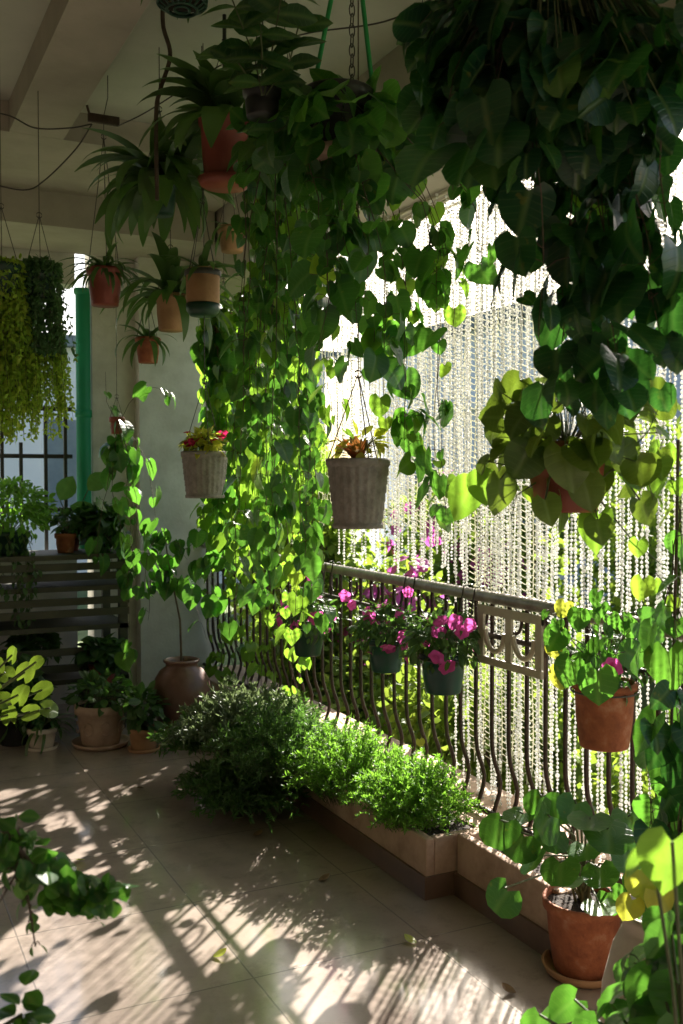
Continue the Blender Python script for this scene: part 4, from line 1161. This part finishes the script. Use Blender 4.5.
# ================================================================== POTS ON RAILING
RP = 'flower pots hooked on the railing'
def rail_pot(px, py, X_, rt, h, m_, label, nleaf, nfl, fm, rad, size=.045, fs=.055, bracket=True, lm='bush_dark', fat=None):
    c = atx(px, py, X_)
    t = thing('flower_pot', c, label, 'flower pot', RP)
    make_pot(t, c, rt, rt*.76, h, M[m_], rimh=.022)
    mb = MB()
    a = np.linspace(0, 2*PI, 24, endpoint=False); r_ = rt*1.03
    mb.tube(np.stack([c[0]+r_*np.cos(a), c[1]+r_*np.sin(a), c[2]+h*.86+0*a], 1), .003, 5, closed=True)
    for dy in (-.04, .04):
        mb.tube([(c[0]+r_*.85, c[1]+dy, c[2]+h*.86), (XR-.03, c[1]+dy, 1.03), (XR-.02, c[1]+dy, 1.08), (XR+.02, c[1]+dy, 1.085), (XR+.034, c[1]+dy, 1.04)], .003, 5)
    mb.build('hook', M['wire'], t)
    mb = MB()
    cc = c + np.array([0, 0, h+rad[2]*.45])
    clump(mb, cc, rad, nleaf, size, SMALL, 0, .5, core=c + (0, 0, h-.02), down=.5)
    mb.build('foliage', [M[lm], M['stem']], t)
    if nfl:
        d = nrm(rng.normal(0, 1, (nfl, 3)) + np.array([-.6, -.8, .5]))
        P = cc + d*np.array(rad)*U(.85, 1.15, nfl)[:, None]
        if fat is not None:
            ex = np.array([atx(x, y, X_-.02) for x, y in fat]); P = np.vstack([P, ex]); d = np.vstack([d, np.tile([-.5, -.8, .2], (len(ex), 1))])
        k = len(P)
        flowers(t, P, d + rng.normal(0, .25, (k, 3)), fs*U(.8, 1.2, k), M[fm])
    return t, c
rail_pot(443, 692, 2.06, .092, .155, 'teal', 'teal plastic pot of pink petunias nearest on the railing', 520, 15, 'petal_pink', (.16, .16, .10), fat=[(428, 640), (455, 622), (470, 625), (462, 632)])
rail_pot(386, 671, 2.06, .082, .14, 'teal', 'teal plastic pot with magenta petunias left of the nearest one', 420, 9, 'petal_pink', (.15, .15, .10), fat=[(408, 592), (390, 648), (368, 612), (372, 640), (352, 605)])
rail_pot(308, 655, 2.06, .085, .14, 'dkgreen', 'dark green pot with few pink flowers behind the vines', 460, 12, 'petal_pink', (.15, .20, .11), fat=[(310, 576), (331, 617), (345, 596), (300, 618)])
t, c = rail_pot(604, 746, 2.06, .098, .20, 'terra', 'terracotta pot hooked on the railing at the right', 200, 0, 'petal_pink', (.12, .12, .10), lm='pothos')
flowers(t, np.array([at(612, 666, 2.72), at(616, 668, 2.74), at(609, 669, 2.73)]), np.array([[-.5, -.8, .1], [-.1, -.9, .3], [-.9, -.4, 0]]), .045, M['petal_pink'])
mb = MB()
cc = c + np.array([0, 0, .22])
for (px, py, s_, ang, dd) in ((598, 700, .10, 0, -.12), (572, 690, .08, -.3, -.08), (560, 660, .07, -.6, 0), (625, 680, .08, 1.2, -.05), (640, 650, .10, 1.0, 0), (580, 640, .06, -.2, 0)):
    e = at(px, py-28, 2.8+dd); mb.tube([cc, (e+cc)/2+(0, 0, .03), e], .002, 4, 1)
    mb.inst(HEART, e, nrm(RT*math.sin(ang) - UP*math.cos(ang)), -FW + UP*.3 + RT*U(-.4, .4), s_, 1.05, .5, 0)
for pts in ([(600, 665), (590, 630), (585, 600)], [(605, 665), (612, 630), (600, 590)], [(598, 665), (570, 640), (552, 610)], [(596, 665), (565, 660), (555, 640)], [(606, 665), (625, 640), (620, 610)]):
    vine_strand(mb, [at(x, y, 2.85) for x, y in pts], .022, .05, HEART_L, 0, 1)
mb.build('vine', [M['pothos'], M['stem']], t)
mb = MB()
for (px, py, s_, ang) in ((565, 615, .05, -.3), (553, 655, .05, .2), (562, 680, .07, 0), (420, 740, .03, .2)):
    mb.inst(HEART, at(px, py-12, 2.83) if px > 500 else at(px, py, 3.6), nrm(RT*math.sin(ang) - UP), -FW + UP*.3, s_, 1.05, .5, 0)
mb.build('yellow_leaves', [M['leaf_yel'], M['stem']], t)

# ivy along the railing at the left side
t = thing('rail_vine', (2.15, 4.9, .2), 'light green vine twined along the far half of railing', 'vine')
mb = MB()
for i in range(10):
    y0 = U(4.9, 6.5); P = [(2.14, y0, .25), (2.13+U(-.03, .03), y0+U(-.2, .2), .6), (2.14, y0+U(-.3, .3), U(.85, 1.2)), (2.05, y0+U(-.4, .4), U(.9, 1.5))]
    vine_strand(mb, P, .075, .075, HEART_L, 0, 1)
mb.tube([(2.12, 4.9, .24), (2.12, 5.5, .235), (2.12, 6.4, .24)], .004, 5, 1)
mb.build('foliage', [M['pothos_lite'], M['bark']], t)

# ================================================================== BIG TERRACOTTA POT lower right
c = atz(583, 968, .014)
t = thing('potted_plant', c, 'large terracotta pot of round leaves on a saucer by the planter end', 'potted plant')
make_pot(t, c, .122, .088, .22, M['terra'], (.125, M['terra_tan']), .012, .03)
mb = MB()
top = c + np.array([0, 0, .20])
L = [(500, 820, 1, .11), (520, 832, .6, .12), (548, 815, .1, .12), (553, 830, 0, .11), (590, 818, -.4, .11), (608, 828, -.5, .13), (628, 845, -.8, .11), (505, 888, .7, .10), (560, 862, .2, .10), (535, 855, .5, .10), (600, 868, -.3, .10),
     (520, 812, .5, .09), (575, 800, 0, .10), (612, 892, -.6, .09), (585, 845, 0, .10), (570, 880, 0, .07), (630, 815, -.6, .10), (600, 905, -.3, .10), (540, 795, .2, .09), (640, 870, -.7, .1), (560, 800, .3, .1)]
for (px, py, tw, s_) in L:
    e = at(px, py, 2.72 + U(-.12, .14))
    mid = (top+e)/2 + np.array([0, 0, .05]) + (top-e)*np.array([.2, .2, 0])
    mb.tube([top + rng.normal(0, .012, 3)*[1, 1, 0], mid, e], [.0045, .0035, .0025], 6, 1)
    out = nrm((e-top)*[1, 1, .0] + rng.normal(0, .03, 3))
    mb.inst(ROUND, e - out*s_*.4, out - np.array([0, 0, U(0, .6)]), np.array([0, 0, 1.0]) + rng.normal(0, .4, 3) - FW*.3, s_, 1.1, U(.2, .9), 0)
mb.build('foliage', [M['pothos'], M['stem']], t)

# cream pot at the right edge with climbing plant
c = atz(660, 1085, 0)
t = thing('potted_climber', c, 'tall tapering cream pot with climbing leaves cut by the right edge', 'potted plant')
mb = MB(); mb.lathe(c, [(.001, 0), (.135, 0), (.145, .02), (.150, .12), (.142, .24), (.118, .34), (.095, .39), (.092, .41), (.104, .425), (.104, .44), (.09, .44), (.08, .42), (.08, .36)], 48); mb.build('pot', M['cream'], t)
mb = MB(); mb.disc(c + (0, 0, .415), .085, 20); mb.build('soil', M['soil'], t)
d_ = 2.25
mb = MB(); tp = c + np.array([0, 0, .41])
for off in (0, 12): mb.tube([tp, at(668+off, 850, d_), at(672+off, 700, d_), at(676+off, 560, d_), at(678+off, 440, d_)], .004, 5)
mb.build('stake', M['bark'], t)
vinep(t, [[(668, 850), (664, 780), (660, 700), (668, 620), (672, 540)], [(675, 850), (685, 760), (675, 680), (682, 590), (680, 500)], [(680, 700), (660, 660), (650, 640)], [(678, 900), (668, 840), (655, 800)], [(684, 960), (672, 930), (650, 905)], [(684, 860), (680, 800), (676, 740)]],
      d_, .06, .075, .085, [M['pothos'], M['bark']], tp)
vinep(t, [[(670, 860), (655, 770), (652, 720)], [(675, 760), (668, 690), (672, 640)]], d_-.05, .05, .07, .085, [M['pothos_dark'], M['bark']], tp)
vinep(t, [[(680, 520), (672, 470), (665, 430)], [(680, 600), (655, 570), (645, 590)]], d_, .05, .06, .06, [M['pothos_lite'], M['bark']], at(680, 600, d_))
mb = MB()
for (px, py, s_, ang) in ((640, 885, .10, .3), (655, 905, .09, .8), (632, 915, .07, -.4)):
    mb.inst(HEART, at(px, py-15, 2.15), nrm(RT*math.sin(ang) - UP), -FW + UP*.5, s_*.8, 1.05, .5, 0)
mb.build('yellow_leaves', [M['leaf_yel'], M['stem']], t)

# foreground plant bottom right
c = at(690, 1150, 1.35); c[2] = .42
st = thing('plant_stool', (c[0], c[1], 0), 'low dark stool outside the lower right corner under the near plant', 'stool')
mb = MB(); mb.box((c[0]-.15, c[1]-.15, .39), (c[0]+.15, c[1]+.15, .418)); mb.build('seat', M['wood'], st, False)
for dx in (-.13, .13):
    for dy in (-.13, .13):
        mb = MB(); mb.box((c[0]+dx-.015, c[1]+dy-.015, 0), (c[0]+dx+.015, c[1]+dy+.015, .389)); mb.build('leg', M['wood'], st, False)
t = thing('potted_plant', c, 'nearest plant with big sunlit and dark leaves in the lower right corner', 'potted plant')
make_pot(t, c, .10, .075, .15, M['terra'])
top = c + np.array([0, 0, .14])
def leaf_list(t, L, mat_, top, tm=HEART, name='foliage'):
    mb = MB()
    for (px, py, d_, s_, ang, tilt) in L:
        e = at(px, py, d_); dr = nrm(RT*math.sin(ang) - UP*math.cos(ang) + FW*tilt)
        mb.tube([top, (top+e)/2 + (0, 0, .05), e], .0025, 5, 1)
        mb.inst(tm, e, dr, nrm(np.cross(RT, dr)*np.sign(np.dot(np.cross(RT, dr), UP)+.001) + RT*U(-.3, .3) - FW*.4), s_, 1.05, U(.2, .8), 0)
    mb.build(name, [mat_, M['stem']], t)
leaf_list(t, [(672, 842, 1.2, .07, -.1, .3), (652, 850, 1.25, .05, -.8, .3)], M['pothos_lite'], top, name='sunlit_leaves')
leaf_list(t, [(575, 1000, 1.7, .06, -.9, .2), (625, 990, 1.6, .07, -1.0, .2), (600, 1025, 1.6, .07, -.3, .2), (660, 975, 1.5, .08, -.6, .2), (680, 985, 1.45, .08, 0, .2), (632, 1015, 1.55, .07, -.9, .3), (662, 1010, 1.5, .08, -.3, .2), (682, 1020, 1.4, .08, .3, .2), (540, 1015, 1.7, .06, -.2, .2), (648, 950, 1.6, .05, -.9, .2), (630, 965, 1.65, .045, -.5, .2), (662, 915, 1.55, .05, -.4, .2), (612, 1005, 1.6, .05, .4, .2), (676, 965, 1.5, .06, -.6, .2), (590, 1018, 1.65, .05, -1, .2), (672, 935, 1.5, .06, -.8, .1), (683, 945, 1.5, .07, .2, .1)], M['pothos'], top)
mb = MB()
for q in range(3): vine_strand(mb, [top, at(672+U(-5, 10), 985+U(-20, 20), 1.5), at(U(600, 680), U(955, 1020), 1.55)], .022, .032, HEART_L, 0, 1)
mb.build('vine', [M['strap'], M['stem']], t)

# foreground branch bottom left
c = np.array(at(-170, 870, 1.35)); 
t = thing('trailing_branch_plant', (c[0], c[1], 0), 'blurred leafy branch reaching in from the lower left edge', 'potted plant')
make_pot(t, (c[0], c[1], 0.0), .15, .11, .28, M['terra'])
mb = MB()
base = np.array([c[0], c[1], .27])
pth = [base, base + (0, 0, .35), at(-60, 800, 1.38), at(0, 825, 1.4), at(20, 850, 1.4), at(50, 885, 1.42), at(80, 900, 1.42), at(122, 895, 1.43)]
mb.tube(pth, [.008, .007, .005, .004, .0035, .003, .002, .001], 5, 1)
for a, b, n_, s_ in ((3, 4, 30, .024), (4, 5, 44, .026), (5, 6, 42, .027), (6, 7, 26, .026)):
    q = U(0, 1, n_)[:, None]; P = pth[a]*(1-q)+pth[b]*q + rng.normal(0, .013, (n_, 3))
    mb.inst(OVAL, P, rng.normal(0, .8, (n_, 3)) + RT*.4 - UP*.3, rng.normal(0, .6, (n_, 3)) + np.array([0, 0, 1]) - FW*.6, s_*U(.7, 1.3, n_), 1.6, U(0, .8, n_), 0)
for tip_ in ((5, 870), (12, 820), (40, 945), (0, 905)):
    p2 = [pth[4], (pth[4]+at(*tip_, 1.4))/2, at(*tip_, 1.4)]; vine_strand(mb, p2, .012, .026, OVAL, 0, 1)
mb.build('foliage', [M['pothos'], M['bark']], t)
leafs = MB()
p2 = [base, base + (0.05, 0.02, .15), at(-20, 1040, 1.3), at(22, 1015, 1.3)]
leafs.tube(p2, .003, 5, 1); k = 14
leafs.inst(OVAL, p2[3] + rng.normal(0, .012, (k, 3)), rng.normal(0, .7, (k, 3)) + RT*.3 + UP*.4, np.array([0, 0, 1]) - FW*.4 + rng.normal(0, .4, (k, 3)), .032, 1.4, .4, 0)
leafs.build('low_twig', [M['pothos'], M['stem']], t)

# a few fallen leaves on the tiles
for k_, (x_, y_, lab) in enumerate(((1.55, 3.35, 'small dry leaf lying on tiles by the planter skirting'), (1.62, 2.75, 'curled dry leaf lying near the short planter box'), (1.25, 4.75, 'dry leaf lying on shaded tiles in front of the floor pots'), (1.0, 2.95, 'dry leaf lying in the sun patch on the tiles'), (1.72, 2.35, 'yellow leaf lying beside the saucer of the big terracotta pot'), (.8, 3.95, 'tiny leaf lying near the left branch on the tiles'), (1.5, 3.9, 'yellow leaf lying just below the drooping dark bush'))):
    mb = MB(); mb.inst(OVAL, np.array([x_, y_, .006]), np.array([math.cos(k_*2.1), math.sin(k_*2.1), .05]), np.array([0, 0, 1.]), .05, 1.2, -.7, 0)
    tag(mb.build('fallen_leaf', M['leaf_yel'] if k_ % 2 else M['dry'], loc=(x_, y_, 0)), lab, 'leaf', 'fallen leaves on the tiles')

# ================================================================== WIRES under the ceiling
def wire(label, pts, r_=.0035, m_='wire', name='ceiling_wire'):
    mb = MB(); mb.tube(pts, r_, 5)
    tag(mb.build(name, M[m_], loc=pts[0]), label, 'wire', 'wires under the ceiling')
def spl(px, d):
    P = np.array([at(x, y, dd) for (x, y), dd in zip(px, d)]); t_ = np.arange(len(P)); tt = np.linspace(0, len(P)-1, 8*len(P))
    # smooth interpolation
    out = []
    for k in range(3):
        y = P[:, k]; m_ = np.gradient(y); i = np.minimum(tt.astype(int), len(P)-2); f = tt-i
        out.append((2*f**3-3*f**2+1)*y[i] + (f**3-2*f**2+f)*m_[i] + (-2*f**3+3*f**2)*y[i+1] + (f**3-f**2)*m_[i+1])
    return np.stack(out, 1)
wire('slack wire sagging from the left edge to the wooden hook', spl([(-20, 110), (10, 116), (35, 128), (70, 128), (92, 124)], [4.5]*5))
wire('wire rising from a knot near back wall to the wooden hook', spl([(-10, 184), (25, 190), (45, 180), (75, 150), (92, 124)], [4.7, 4.7, 4.7, 4.65, 4.6]))
wire('long wire crossing from the wooden hook to the right', spl([(118, 126), (150, 110), (230, 60), (300, 35), (390, 20), (470, -25)], [4.6, 4.4, 4.0, 3.6, 3.2, 2.8]), .003)
wire('thick dark cord dropping past the slotted basket at the top', spl([(163, -10), (163, 25), (170, 55), (160, 90), (156, 115), (157, 200)], [3.9]*6), .009, 'bark')

# drop helper ids
for o in bpy.data.objects:
    if '_w' in o: del o['_w']
